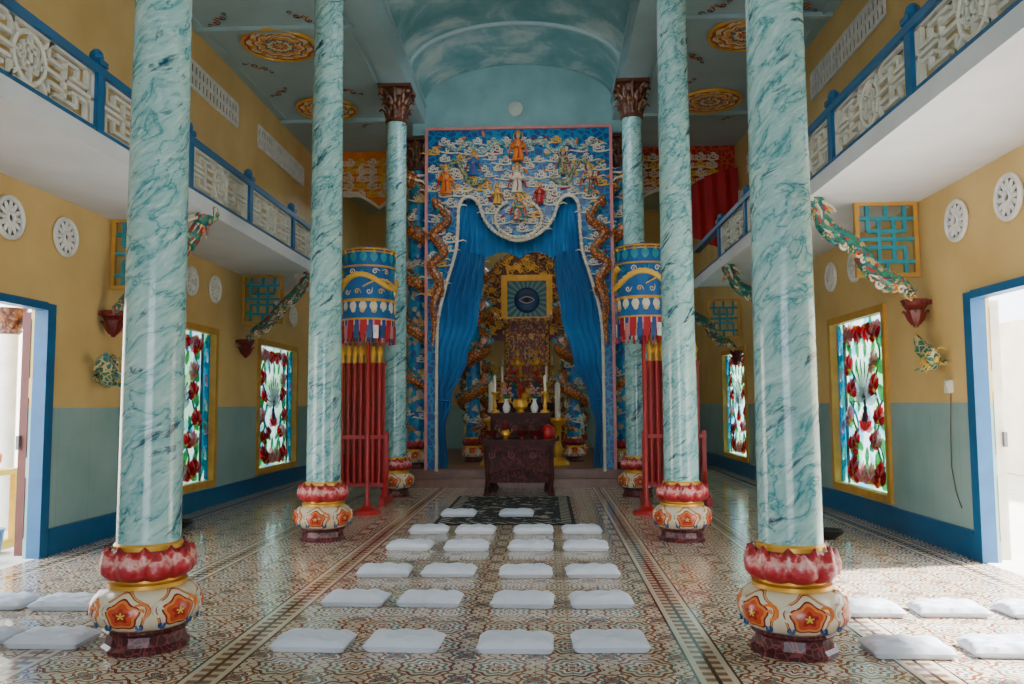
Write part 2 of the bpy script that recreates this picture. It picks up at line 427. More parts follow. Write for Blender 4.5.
# ------------------------------------------------------------ dragon
def dragon(m,pts,r,out,body=0,belly=1,fin=2,dark=3,head=True,legs=True,seg=9):
    pts=[Vector(p) for p in pts]; n=len(pts)
    rad=[r*min(1,.25+2.2*i/n)*(1 if i<n*.9 else .8) for i in range(n)]
    m.tube(pts,rad,seg,body)
    for i in range(1,n-1,1):
        o=Vector(out(i)).normalized(); t=(pts[i+1]-pts[i-1]).normalized()
        b=pts[i]+o*rad[i]*.85; w=t.cross(o).normalized()*rad[i]*.15
        L=(pts[i+1]-pts[i-1]).length*.3
        m.add([b-t*L-w,b-t*L+w,b+t*L-w,b+t*L+w,b+o*rad[i]*.75-t*L*.6],[(0,1,4),(1,3,4),(3,2,4),(2,0,4)],fin)
    if legs:
        for q in (.3,.72):
            for sg in (1,-1):
                i=int(n*q); t=(pts[i+1]-pts[i-1]).normalized(); o=Vector(out(i)).normalized(); w=t.cross(o)*sg
                a=pts[i]+w*rad[i]*.6; b=a+w*r*1.3-o*r*.2+t*r*.5; c=b+t*r*1.3+o*r*.4
                m.tube([a,b,c],[r*.45,r*.35,r*.22],6,body)
                for k in(-1,0,1):
                    m.tube([c,c+t*r*.7+w*k*r*.4+o*r*.1],[r*.14,r*.03],4,belly)
    if head:
        p=pts[-1]; t=(pts[-1]-pts[-3]).normalized(); o=Vector(out(n-1)).normalized(); o=(o-t*o.dot(t)).normalized(); w=t.cross(o)
        m.tube([p-t*r*.3,p+t*r*.6,p+t*r*1.3+o*r*.15,p+t*r*2.1+o*r*.25,p+t*r*2.4+o*r*.2],[r*.9,r*1.15,r*.95,r*.55,r*.3],8,body)
        m.tube([p+t*r*.5-o*r*.5,p+t*r*1.3-o*r*.9,p+t*r*2.0-o*r*.95],[r*.5,r*.4,r*.18],6,fin)
        m.tube([p+t*r*.8-o*r*.35,p+t*r*1.9-o*r*.4],[r*.25,r*.1],5,dark)
        for sg in(1,-1):
            m.ball(p+t*r*1.1+o*r*.75+w*sg*r*.5,r*.25,belly,6,5)
            m.tube([p+t*r*.4+o*r*.9+w*sg*r*.4,p-t*r*.5+o*r*1.7+w*sg*r*.7,p-t*r*1.2+o*r*1.6+w*sg*r*.9],[r*.2,r*.14,r*.04],5,belly)
            m.tube([p+t*r*2+o*r*.1+w*sg*r*.3,p+t*r*2.6+w*sg*r*1.0,p+t*r*2.1-o*r*.4+w*sg*r*1.7],[r*.09,r*.07,r*.03],4,fin)
            for k in range(4):
                m.tube([p-t*r*.1+w*sg*r*.8+o*r*(k*.4-.6),p-t*r*1.2+w*sg*r*1.5+o*r*(k*.6-.9)],[r*.22,r*.03],4,fin)

# ------------------------------------------------------------ shell
WX=4.6; DADO=1.5
def wall(name,x0,x1,y0,y1,z0,z1,ops,mat):
    m=MB()
    ys=sorted(set([y0,y1]+[v for o in ops for v in o[:2]])); zs=sorted(set([z0,z1]+[v for o in ops for v in o[2:]]))
    for a,b in zip(ys,ys[1:]):
        for c,d in zip(zs,zs[1:]):
            if any(o[0]<=a and b<=o[1] and o[2]<=c and d<=o[3] for o in ops): continue
            m.box(((x0+x1)/2,(a+b)/2,(c+d)/2),(x1-x0,b-a,d-c))
    return struct(m.build(name,[mat],smooth=False))
LW=[(10.25,12.42),(14.3,16.5),(18.4,20.6)]; RW=[(10.05,11.95),(13.4,15.5),(17.0,19.2)]
LD=(5.9,8.1); RD=(5.0,7.99); DH=2.5
WZ=(.34,2.66)
wall('wall_left',-WX-.14,-WX,-3,23,0,7.1,[(LD[0],LD[1],0,DH)]+[(a,b,*WZ) for a,b in LW],'wall')['label']='yellow plaster wall with glossy pale teal dado'
wall('wall_right',WX,WX+.14,-3,23,0,7.1,[(RD[0],RD[1],0,DH)]+[(a,b,*WZ) for a,b in RW],'wall')['label']='yellow plaster wall with glossy pale teal dado'
m=MB(); m.box((0,23.1,3.55),(2*WX+.4,.2,7.1)); struct(m.build('wall_back',['wall'],smooth=False),'yellow rear wall of the sanctuary')
m=MB()
for s in(-1,1): m.box((s*3.3,-3.1,3.55),(3.0,.2,7.1))
m.box((0,-3.1,5.3),(3.6,.2,3.6)); struct(m.build('wall_front',['wall'],smooth=False),'yellow entrance wall with a wide open portal')
m=MB(); m.box((0,10,-.05),(2*WX,26,.1)); struct(m.build('floor',['floor'],smooth=False),'glossy patterned cement tile floor')
m=MB(); m.box((0,8,-.2),(60,60,.18)); struct(m.build('ground',['ground'],smooth=False),'sunlit paving outside the hall')
m=MB()
for s in(-1,1): m.box((s*(WX+.2+1.85)/2,10,7.15),(WX+.2-1.85,26.4,.3))
prof=[(-1.85,7.3)]+[(-1.85*math.cos(pi*i/24),7.3+.8*math.sin(pi*i/24)) for i in range(25)]+[(1.85,7.3)]
vs=[];fs=[]
for (x,z) in prof: vs+=[(x,-3.2,z),(x,23.2,z)]
for i in range(len(prof)-1): fs.append((2*i,2*i+1,2*i+3,2*i+2))
m.add(vs,fs,1)
m.add([(x,-3.19,z) for x,z in prof],[tuple(range(len(prof)))],1)
struct(m.build('ceiling',['ceil','vault']),'teal ceiling with cloud painted barrel vault')
k=1
for s in(-1,1):
    m=MB(); m.box((s*2.02,6.3,7.0),(.42,18.4,.1)); m.box((s*1.84,6.3,7.16),(.05,18.4,.32)); m.box((s*1.8,6.3,7.3),(.06,18.4,.06))
    struct(m.build('trim_%d'%k,['ceil'],smooth=False),'teal beam along the column tops'); k+=1
    m=MB()
    for y in (3.1,7.2,11.4,15.3):
        m.box((s*3.4,y,6.97),(2.35,.12,.06))
    m.box((s*2.35,6,6.98),(.05,18.2,.03)); m.box((s*4.45,6,6.98),(.05,18.2,.03))
    struct(m.build('trim_%d'%k,['ceil'],smooth=False),'thin teal ceiling moldings'); k+=1
for y in (9.3,13.7):
    m=MB(); m.tube([(-1.83*math.cos(pi*i/24),y,7.3+.79*math.sin(pi*i/24)) for i in range(25)],.05,6)
    struct(m.build('trim_%d'%k,['ceil']),'transverse vault rib'); k+=1
m=MB(); prof2=[(-2.05,6.72)]+[(-2.05,7.02),(-1.84,7.02)]+[(-1.84*math.cos(pi*i/24),7.3+.79*math.sin(pi*i/24)) for i in range(25)]+[(1.84,7.02),(2.05,7.02),(2.05,6.72)]
N=len(prof2); m.add([(x,15.45,z) for x,z in prof2]+[(x,15.6,z) for x,z in prof2],[tuple(range(N)),tuple(reversed(range(N,2*N)))]+[(i,N+i,N+(i+1)%N,(i+1)%N) for i in range(N)])
struct(m.build('wall_altar',['lunette'],smooth=False),'teal wall above the altar screen')
def bb(name,s,segs):
    m=MB()
    for a,b in segs: m.box((s*(WX-.015),(a+b)/2,.12),(.03,b-a,.24)); m.box((s*(WX-.02),(a+b)/2,.255),(.04,b-a,.03))
    struct(m.build(name,['blue'],smooth=False),'blue painted baseboard')
bb('baseboard_left',-1,[(-3,LD[0]-.15),(LD[1]+.15,22.98)]); bb('baseboard_right',1,[(-3,RD[0]-.15),(RD[1]+.15,22.98)])
m=MB(); m.box((0,19.2,.15),(5.2,7.6,.3)); m.box((0,15.25,.075),(5.2,.34,.15))
o=m.build('altar_platform',['step'],smooth=False); tag(o,'two low terracotta steps up to the altar platform','step',kind='structure')

# ------------------------------------------------------------ columns
def shaft(r0,r1,z0,z1,mat,name,parent,seg=40):
    m=MB(); prof=[(r0+(r1-r0)*i/12,z0+(z1-z0)*i/12) for i in range(13)]
    m.lathe(prof,seg); return m.build(name,[mat],parent=parent)
def capital(parent,z0,z1,r):
    m=MB(); H=z1-z0
    m.lathe([(r,z0),(r*1.12,z0+.03*H),(r*1.12,z0+.08*H),(r*1.0,z0+.12*H),(r*1.02,z0+.5*H),(r*1.25,z0+.85*H),(r*1.4,z0+.9*H)],32)
    for tier,(n,zz,hh,rr,off) in enumerate([(8,.08,.36,1.04,0),(8,.3,.38,1.08,.5),(8,.54,.36,1.2,0)]):
        for i in range(n):
            a=2*pi*(i+off)/n
            m.petal(a,[(r*rr,z0+zz*H),(r*(rr+.16),z0+(zz+hh*.4)*H),(r*(rr+.28),z0+(zz+hh*.75)*H),(r*(rr+.62),z0+(zz+hh)*H),(r*(rr+.78),z0+(zz+hh*.8)*H)],r*.7,1,.03,4)
    for i in range(4):
        a=pi/4+i*pi/2
        c=(math.sin(a)*r*1.85,-math.cos(a)*r*1.85,z0+.82*H); m.ball(c,r*.3,1,8,6)
    m.box((0,0,z0+.96*H),(r*3.3,r*3.3,.08*H),0)
    return m.build('capital',['brown','leafbrown'],parent=parent)
def pedestal(parent,k=1.0,mats=('pedbase','bulb','gold','lotus')):
    m=MB(); m.lathe([(.27*k,0),(.275*k,.03*k),(.25*k,.05*k),(.24*k,.11*k),(.27*k,.135*k),(.26*k,.15*k)],12,mi=0)
    m.build('pedestal_base',[mats[0]],parent=parent,smooth=False)
    m=MB(); pr=[]
    for i in range(13):
        t=i/12; pr.append(((.225+.105*math.sin(pi*t)**.6)*k,(.145+.265*t)*k))
    m.lathe(pr,72,lobes=6,amp=.07)
    for i in range(6):
        a=2*pi*(i+.5)/6
        for q in(-1,1):
            m.M=Matrix.Rotation(a+q*.16,4,'Z')@Matrix.Translation((0,-.325*k,0))
            m.spiral(0,.29*k,.05*k,1.25,pi/2,0,.014*k,1 if q<0 else 3,q,.3)
            m.spiral(q*.01*k,.2*k,.03*k,1.1,pi/2,.01,.01*k,2,-q,.3)
    m.M=Matrix.Identity(4)
    m.build('pedestal_bulb',[mats[1],'orange','deepblue','cream'],parent=parent)
    m=MB(); m.lathe([(.22*k,.40*k),(.25*k,.41*k),(.25*k,.435*k),(.215*k,.445*k),(.215*k,.47*k),(.235*k,.475*k),(.23*k,.5*k)],32)
    m.build('gold_neck_ring',[mats[2]],parent=parent)
    m=MB(); m.lathe([(.2*k,.46*k),(.24*k,.49*k),(.255*k,.56*k),(.235*k,.63*k),(.21*k,.655*k)],32)
    for i in range(9):
        m.petal(2*pi*i/9,[(.215*k,.452*k),(.27*k,.468*k),(.304*k,.51*k),(.31*k,.56*k),(.296*k,.61*k),(.285*k,.652*k)],.235*k,0,.04*k)
        m.petal(2*pi*(i+.5)/9,[(.21*k,.47*k),(.252*k,.5*k),(.274*k,.56*k),(.266*k,.62*k),(.25*k,.68*k)],.23*k,0,.015*k)
    m.build('lotus_collar',[mats[3]],parent=parent)
    m=MB(); m.lathe([(.218*k,.64*k),(.218*k,.675*k),(.205*k,.69*k)],32); m.build('gold_collar',[mats[2]],parent=parent)
col=empty('marble_column',(-2.04,5.2,0),'tall teal veined marble column on a red lotus pedestal','column','nave columns')
shaft(.193,.168,.56,6.35,'marble','shaft',col)
capital(col,6.33,6.95,.172); pedestal(col,.95)
for s in(-1,1):
    for y in(5.2,9.3,13.7):
        if s==-1 and y==5.2: continue
        clone(col,(-2.04 if s<0 else 1.99,y,0))

def helix(R,z0,z1,turns,n,a0=0,dirn=1):
    return [(R*math.sin(a0+dirn*2*pi*turns*i/n),-R*math.cos(a0+dirn*2*pi*turns*i/n),z0+(z1-z0)*i/n) for i in range(n+1)]
def dragon_pillar(loc,r,top,k,label,group,dirn=1,turns=4,rd=.1,cap=True):
    e=empty('dragon_pillar',loc,label,'pillar',group)
    pedestal(e,k)
    shaft(r,r*.95,.6*k,top-(.6 if cap else 0),'pillarblue','shaft',e,24)
    m=MB(); z0=.9*k; z1=top-(.9 if cap else .4)
    pts=helix(r+rd*.55,z0,z1,turns,int(turns*16),0,dirn)
    dragon(m,pts,rd,lambda i:(pts[min(i,len(pts)-1)][0],pts[min(i,len(pts)-1)][1],.2),0,1,2,3)
    m.build('coiled_dragon',['scale','cream','teal','red'],parent=e)
    m=MB(); rnd=random.Random(3)
    for i in range(40):
        a=rnd.uniform(-2.3,2.3); z=rnd.uniform(z0,z1+.2); m.M=Matrix.Rotation(a,4,'Z')@Matrix.Translation((0,-r-.02,z))
        m.cloud(0,0,rnd.uniform(.7,1.1),0,rnd,0 if rnd.random()<.7 else 1)
    m.M=Matrix.Identity(4)
    o=m.build('cloud_scrolls',['cream','yellow'],parent=e); o['kind']='stuff'
    if cap: capital(e,top-.62,top,r*.95)
    return e
for s in(-1,1):
    dragon_pillar((s*2.0,15.8,.3),.19,6.4,.8,'blue pillar wrapped by an orange relief dragon beside the screen','screen dragon pillars',s,5,.14)
for s in(-1,1):
    dragon_pillar((s*1.08,17.6,.3),.15,4.6,.75,'sanctuary pillar coiled by an orange dragon on a lotus base','sanctuary dragon pillars',-s,4.5,.18,False)
    dragon_pillar((s*1.25,19.9,.3),.15,4.6,.75,'sanctuary pillar coiled by an orange dragon on a lotus base','sanctuary dragon pillars',s,4.5,.16,False)

# ------------------------------------------------------------ balconies
def balcony(s,posts):
    lab='white balcony with cream fretwork railing in blue frames'
    e=empty('balcony',(s*3.35,-2.95,3.72),lab,'balcony')
    m=MB(); L=18.4
    m.box((s*.6,L/2,.03),(1.3,L,.1)); m.box((-s*.04,L/2,.03),(.05,L,.16))
    m.build('balcony_slab',['soffit'],parent=e,smooth=False)
    m=MB()
    m.box((0,L/2,.13),(.1,L,.05)); m.box((0,L/2,.66),(.12,L,.07))
    m.build('rail',['blue'],parent=e,smooth=False)
    pm=MB(); pm.box((0,0,.4),(.11,.11,.62)); pm.box((0,0,.73),(.14,.14,.05)); pm.ball((0,0,.79),(.06,.06,.07),0,10,6)
    pst=None; pan=None
    for i,y in enumerate(posts):
        if pst is None:
            pst=pm.build('railing_post',['blue'],parent=e,loc=(0,y+2.95,0),smooth=False)
        else:
            c=pst.copy(); COL.objects.link(c); c.location=(0,y+2.95,0)
        if i<len(posts)-1:
            w=posts[i+1]-y
            if pan is None:
                f=MB(); W=w-.11; zc=.39
                def bar(x0,z0,x1,z1,t=.03,th=.04):
                    dx,dz=x1-x0,z1-z0; l=math.hypot(dx,dz)
                    f.box(((x0+x1)/2,0,(z0+z1)/2),(l,th,t),0,Matrix.Rotation(-math.atan2(dz,dx),3,'Y'))
                zt,zb=.62,.16
                for z in(zt,zb): bar(-W/2,z,W/2,z,.04)
                for x in(-W/2+.02,W/2-.02): bar(x,zb,x,zt,.04)
                R=.19
                f.tube([(R*math.cos(a*pi/14),0,zc+R*math.sin(a*pi/14)) for a in range(28)],.022,6,0,True)
                bar(0,zc-R,0,zc+R)
                for q in(-1,1):
                    bar(q*.08,zc-.1,q*.08,zc+.1); bar(q*.13,zc-.05,q*.13,zc+.05,.024)
                    bar(q*.08,zc+.1,q*.02,zc+.1,.024); bar(q*.08,zc-.1,q*.02,zc-.1,.024)
                    bar(q*.08,zc,q*.19,zc,.024)
                for z in(-.05,.05): bar(-.08,zc+z,.08,zc+z,.024)
                for q in(-1,1):
                    a=q*(R+.03); b_=q*(W/2)
                    bar(q*R,zc,b_,zc)
                    bar(a,zb,a,zc-.09); bar(a,zc+.09,a,zt)
                    bar(a,zc+.09,q*(R+.25),zc+.09); bar(a,zc-.09,q*(R+.25),zc-.09)
                    bar(q*(R+.25),zc-.16,q*(R+.25),zc+.16)
                    bar(q*(R+.12),zc+.16,q*(R+.42),zc+.16); bar(q*(R+.12),zc-.16,q*(R+.42),zc-.16)
                    bar(q*(R+.42),zc+.06,q*(R+.42),zc+.16); bar(q*(R+.42),zc-.16,q*(R+.42),zc-.06)
                    bar(q*(R+.34),zc+.06,q*(R+.56),zc+.06); bar(q*(R+.34),zc-.06,q*(R+.56),zc-.06)
                    bar(q*(R+.56),zb,q*(R+.56),zc-.06); bar(q*(R+.56),zc+.06,q*(R+.56),zt)
                    bar(q*R*.7,zc+R*.7,q*(R+.08),zt); bar(q*R*.7,zc-R*.7,q*(R+.08),zb)
                pan=f.build('fretwork_panel',['fret'],parent=e,loc=(0,y+2.95+w/2,0),rotz=pi/2,smooth=False)
            else:
                c=pan.copy(); COL.objects.link(c); c.location=(0,y+2.95+w/2,0)
    return e
balcony(-1,[-2.3+1.8*i for i in range(10)])
balcony(1,[-.75+1.75*i for i in range(9)])

def brace(s,y):
    e=empty('balcony_brace',(s*(WX-.15),y,2.3),'green painted dragon brace with dark red corbel under the balcony','bracket','balcony braces')
    m=MB(); pts=[]
    for i in range(33):
        t=i/32; q=math.sin(t*pi*4)*.045
        pts.append((-s*(.0+1.02*t)+q*.5,-.02+.03*math.cos(t*9),.34+.96*t+q-.1*math.sin(pi*t)))
    dragon(m,pts,.1,lambda i:(s*-.3,-.3,.8),0,1,2,3,seg=8)
    for i in range(2,30,2):
        p=pts[i]; m.spiral(p[0],p[2]-.1,.05,1.2,i,-.09,.018,(1,2,4)[i//2%3],1 if i%4 else -1,.6)
    m.build('dragon_relief',['braced','cream','motley','red','greenscale'],parent=e)
    m=MB(); m.lathe([(.02,0),(.05,.05),(.05,.1),(.09,.14),(.09,.2),(.13,.24),(.13,.3)],12); m.box((s*.075,0,.27),(.145,.14,.05))
    for i in range(8): m.M=Matrix.Translation((0,0,-.02)); m.petal(2*pi*i/8,[(.05,.05),(.09,.1),(.12,.17),(.14,.2),(.145,.18)],.09,1,.01,2); m.M=Matrix.Translation((0,0,.1)); m.petal(2*pi*(i+.5)/8,[(.07,.05),(.1,.1),(.13,.15),(.14,.2),(.145,.18)],.09,1,.01,2)
    m.M=Matrix.Identity(4)
    m.build('corbel',['darkred','darkred'],parent=e)
    return e
def lattice(s,y):
    W,H=.62,.78; cx=-s*(W/2+.04)
    e=empty('corner_lattice',(s*(WX-.01),y+.16,2.9),'blue fretwork corner panel in a yellow frame','lattice','corner lattices')
    f=MB(); f.frame(cx,0,H/2,W+.06,H+.06,.045,.06)
    f.build('lattice_frame',['ochre'],parent=e,smooth=False)
    f=MB()
    for i,(x,z0,z1) in enumerate(((-.2,0,.3),(-.2,.48,H),(-.08,.14,.62),(.08,.14,.62),(.2,0,.3),(.2,.48,H),(0,0,.14),(0,.62,H))):
        f.box((cx+x,0,(z0+z1)/2),(.04,.036,abs(z1-z0)))
    for z,x0,x1 in((.14,-.3,.3),(.3,-.2,.2),(.39,-.3,.3),(.48,-.2,.2),(.62,-.3,.3)):
        f.box((cx+(x0+x1)/2,0,z),(x1-x0,.04,.04))
    f.build('fretwork',['teal'],parent=e,smooth=False)
for s,ys in((-1,(9.15,13.3)),(1,(8.9,13.1,17.2))):
    for y in ys: brace(s,y); lattice(s,y)

def vent_mesh():
    m=MB(); m.tube([(.19*math.cos(a*pi/14),-.025,.19*math.sin(a*pi/14)) for a in range(28)],.025,8,0,True)
    m.tube([(.05*math.cos(a*pi/10),-.03,.05*math.sin(a*pi/10)) for a in range(20)],.02,6,0,True)
    for i in range(12):
        a=i*pi/6; m.leaf(.04*math.cos(a),.04*math.sin(a),a,.15,.05,-.025,.02)
    m.add([(.18*math.cos(a*pi/14),-.006,.18*math.sin(a*pi/14)) for a in range(28)],[tuple(range(28))],1)
    return m
v0=None
for s,ys in((-1,(7.46,8.37,11.45,12.3,15.2,16.2)),(1,(7.28,8.2,10.9,11.8,14.7,15.6))):
    for y in ys:
        loc=(s*(WX-.004),y,3.3); rz=pi/2 if s<0 else -pi/2
        if v0 is None: v0=tag(vent_mesh().build('round_vent',['white','steel'],loc=loc,rotz=rz),'round white ventilation rosette on the yellow wall','vent','round wall vents')
        else: clone(v0,loc,rz)
g0=None
for s,ys in((-1,(11.7,15.4)),(1,(11.0,15.0))):
    for y in ys:
        loc=(s*(WX-.025),y,6.3); rz=pi/2 if s<0 else -pi/2
        if g0 is None:
            m=MB(); W,H=2.7,.36
            for z in(-H/2,0,H/2): m.box((0,0,z),(W,.03,.045))
            for i in range(22): m.box((-W/2+W*i/21,0,0),(.045,.025,H))
            m.box((0,.018,0),(W,.004,H),1)  # solid plate coloured dark to stand in for shade in the grille holes
            g0=tag(m.build('upper_vent_grille',['white','shadow'],loc=loc,rotz=rz,smooth=False),'long white perforated vent grille high on the wall','vent','upper vent grilles')
        else: clone(g0,loc,rz)

# ------------------------------------------------------------ stained windows
def window_obj(n,s,y0,y1):
    W=y1-y0; H=WZ[1]-WZ[0]; rnd=random.Random(11)
    e=bpy.data.objects.new('window_%d'%n,None); COL.objects.link(e); e.location=(s*(WX+.05),(y0+y1)/2,WZ[0]); e.rotation_euler=(0,0,pi/2 if s<0 else -pi/2)
    struct(e,'stained lotus window in a yellow wooden frame')
    m=MB(); m.frame(0,-.03,H/2,W+.08,H+.08,.095,.12)
    m.build('window_frame',['ochre'],parent=e,smooth=False)
    m=MB(); m.box((0,.06,H/2),(W-.08,.01,H-.08)); m.build('window_pane',['glass'],parent=e,smooth=False)
    m=MB(); y=.03; hw=W/2-.05
    for q in(-1,1):
        x=q*(hw-.24); m.box((x,y,H/2),(.03,.03,H-.12),4); m.box((q*(hw-.02),y,H/2),(.05,.04,H-.12),2)
        for i in range(11):
            z=.1+i*(H-.3)/11
            m.leaf(q*(hw-.22),z,pi/2-q*.45,.28,.13,y,.02,2); m.leaf(q*(hw-.05),z+.08,pi/2+q*.5,.24,.11,y-.01,.02,(2,5,2,3)[i%4])
    iw=hw-.28
    def lotus(x,z,k,a0=pi/2,alt=0):
        for j in range(7):
            a=a0+(j-3)*.42; m.leaf(x,z,a,k*(1-.05*abs(j-3)),k*.5,y-.006*abs(3-j),.03,(0,3,0) [j%3] if not alt else (3,5,3)[j%3])
        m.ball((x,y-.02,z),k*.13,6,6,4)
    def stem(p,mi=1,r=.014): m.tube([(a,y+.01,b) for a,b in smoothpts(p,4)],r,5,mi)
    for q in(-1,1):
        stem([(q*.1,.1),(q*.45,.35),(q*.3,.7),(q*(iw-.15),1.0),(q*(iw-.3),1.4),(q*(iw-.1),1.75),(q*.4,2.1)])
        stem([(q*.3,.1),(q*(iw-.1),.45),(q*(iw-.35),.85),(q*iw*.9,1.2)],2)
    for i,z in enumerate((.2,.56,.92,1.28,1.64,1.98)):
        for q in(-1,1):
            m.leaf(q*(iw-.02),z-.1,pi/2+q*rnd.uniform(.4,1.6),.3,.19,y+.012,.02,1)
            lotus(q*(iw-.14-.1*rnd.random()),z+rnd.uniform(-.05,.05),.24,pi/2+q*rnd.uniform(-.7,.7),(i+(q>0))%3==2)
            m.leaf(q*(iw-.36),z+.12,rnd.uniform(0,6),.22,.12,y+.008,.02,(1,2)[i%2])
    for x in(-.45,-.15,.15,.45):
        lotus(x,.14,.27,pi/2+x*.6,abs(x)<.2); lotus(x,H-.15,.24,-pi/2+x*.5,abs(x)>.2)
        m.leaf(x+.1,.34,1.2-x,.26,.15,y+.01,.02,1); m.leaf(x-.1,H-.34,-1.5-x,.24,.13,y+.01,.02,1)
        m.leaf(x+.15,.12,1.6,.28,.15,y+.012,.02,1); m.leaf(x+.15,H-.12,-1.6,.27,.14,y+.012,.02,2)
    for i in range(11):
        a=pi*(i+.5)/11; L=.6*(1-.3*abs(math.cos(a)))
        m.leaf(.0,1.18,a,L,.17,y+.004,.03,5); m.tube([(.05*math.cos(a+.14),y-.01,1.18+.05*math.sin(a+.14)),(.95*L*math.cos(a+.14),y-.01,1.18+.95*L*math.sin(a+.14))],[.004,.009],4,4)
    m.lathe([(.11,0),(.09,.04),(.055,.13),(.065,.18),(.02,.22)],10,(0,y,.92),4,squash=.3); m.ball((0,y,1.17),(.035,.02,.045),4,8,6)
    for i in range(9): m.leaf(0,.8,pi*(i+.5)/9,.26,.1,y-.005,.01,(3,0)[i%2])
    for q in(-1,1): lotus(q*.28,.62,.2,pi/2-q*.5); m.leaf(q*.1,.55,pi/2-q*1.2,.25,.12,y,.02,1)
    m.build('lotus_tracery',['s_red','s_green','s_teal','s_pink','s_dark','s_white','gold'],parent=e)
n=1
for s,WW in((-1,LW),(1,RW)):
    for a,b in WW: window_obj(n,s,a,b); n+=1

def door(n,s,D,leafmat):
    e=bpy.data.objects.new('door_%d'%n,None); COL.objects.link(e); e.location=(s*WX,0,0); struct(e,'open doorway with blue painted frame')
    m=MB(); h=DH+.06
    for y in(D[0]-.06,D[1]+.06): m.box((s*.03,y,h/2),(.14,.14,h))
    m.box((s*.03,(D[0]+D[1])/2,h-.03),(.14,D[1]-D[0]-.02,.08))
    m.build('door_frame',['blue'],parent=e,smooth=False)
    w=.12
    m=MB(); m.box((s*w/2,0,DH/2),(w,.05,DH-.05))
    for z in(.5,1.3,2.1): m.box((s*w/2,-.03,z),(w-.05,.02,.6))
    p=m.build('door_leaf',[leafmat],parent=e,loc=(s*.11,D[1]+.03,0),smooth=False)
    h=MB(); h.box((s*(w-.02),-.05,1.15),(.03,.05,.14)); h.build('door_handle',['steel'],parent=p,smooth=False)
    return e
door(1,-1,LD,'leafpink'); door(2,1,RD,'cream')

# outdoors
m=MB(); m.box((-11,12,1.6),(.2,26,3.4)); struct(m.build('wall_courtyard_left',['outwall'],smooth=False),'pale pink boundary wall outside the doorway')
m=MB(); m.box((11,12,1.6),(.2,26,3.4)); struct(m.build('wall_courtyard_right',['outwall'],smooth=False),'pale boundary wall outside the doorway')
e=empty('porch_column',(-6.75,10.75,-.11),'white porch column with orange capital outside the door','column')
m=MB(); m.lathe([(.16,0),(.16,.2),(.12,.25),(.11,2.6)],20); m.build('shaft',['white'],parent=e)
m=MB(); m.lathe([(.12,2.6),(.16,2.64),(.13,2.7),(.2,2.9),(.22,2.95)],16)
for i in range(8): m.petal(2*pi*i/8,[(.13,2.62),(.17,2.72),(.2,2.82),(.27,2.86)],.1,0,.01,2)
m.build('capital',['leafbrown'],parent=e)
e=empty('offering_stand',(-5.72,8.95,-.11),'yellow offering stand outside the doorway','stand')
m=MB(); m.box((0,0,.9),(.5,.5,.06)); m.box((0,0,.1),(.42,.4,.1))
for i in(-1,1):
    for j in(-1,1): m.box((i*.19,j*.18,.5),(.06,.06,.8))
m.box((0,-.2,.6),(.38,.02,.5))
m.build('stand_body',['yellow'],parent=e,smooth=False)
m=MB(); m.lathe([(.08,0),(.14,.08),(.15,.16),(.1,.22),(.12,.26)],16)
tag(m.build('clay_pot',['orange'],loc=(-5.7,8.9,.82)),'small orange pot on the yellow stand','pot')
m=MB(); m.lathe([(.13,0),(.14,.1),(.17,.34),(.18,.36)],18); tag(m.build('plastic_bucket',['blue'],loc=(-5.3,8.35,-.11)),'blue plastic bucket on the ground outside','bucket')

# ------------------------------------------------------------ ceiling medallions
def flourish(k):
    m=MB(); m.M=Matrix.Rotation(pi/2,4,'X')
    for q in(-1,1):
        m.spiral(.1*k*q,0,.06*k,1.2,pi if q>0 else 0,0,.009*k,0,q,.8)
        m.spiral(.24*k*q,.03,.04*k,1.1,pi if q>0 else 0,0,.007*k,0,-q,1.2)
        m.leaf(q*.05*k,0,(.5 if q>0 else pi-.5),.1*k,.03*k,0,.006,1)
    m.leaf(0,.0,pi/2,.09*k,.05*k,0,.006,1)
    m.M=Matrix.Identity(4); return m
e0=None
for s in(-1,1):
    for y in(7.6,11.9,14.6):
        if s>0 and y==7.6: y=8.2
        if e0 is None:
            e0=empty('ceiling_medallion',(s*3.5,y,6.98),'red and gold round ceiling medallion with scroll flourishes','medallion','ceiling medallions')
            m=MB(); m.lathe([(.56,0),(.54,-.03),(.02,-.035)],48,cap=False); m.add([(.01*math.cos(i),.01*math.sin(i),-.035) for i in range(3)],[(0,1,2)])
            m.tube([(.54*math.cos(a*pi/24),.54*math.sin(a*pi/24),-.02) for a in range(48)],.03,6,1,True)
            for i in range(10):
                a=2*pi*i/10; m.ball((.4*math.cos(a),.4*math.sin(a),-.04),(.05,.05,.02),1,8,4); m.ball((.2*math.cos(a+.3),.2*math.sin(a+.3),-.04),(.03,.03,.015),2,8,4)
            m.build('medallion_disc',['medal','gold','teal'],parent=e0)
            f0=None
            for a in range(4):
                q=pi/4+a*pi/2; loc=(1.0*math.cos(q)*.85,1.0*math.sin(q)*1.15,-.005)
                if f0 is None: f0=flourish(1.0).build('scroll_flourish',['brown','orange'],parent=e0,loc=loc,rotz=q+pi/2)
                else:
                    c=f0.copy(); COL.objects.link(c); c.location=loc; c.rotation_euler=(0,0,q+pi/2)
        else: clone(e0,(s*3.5,y,6.98))

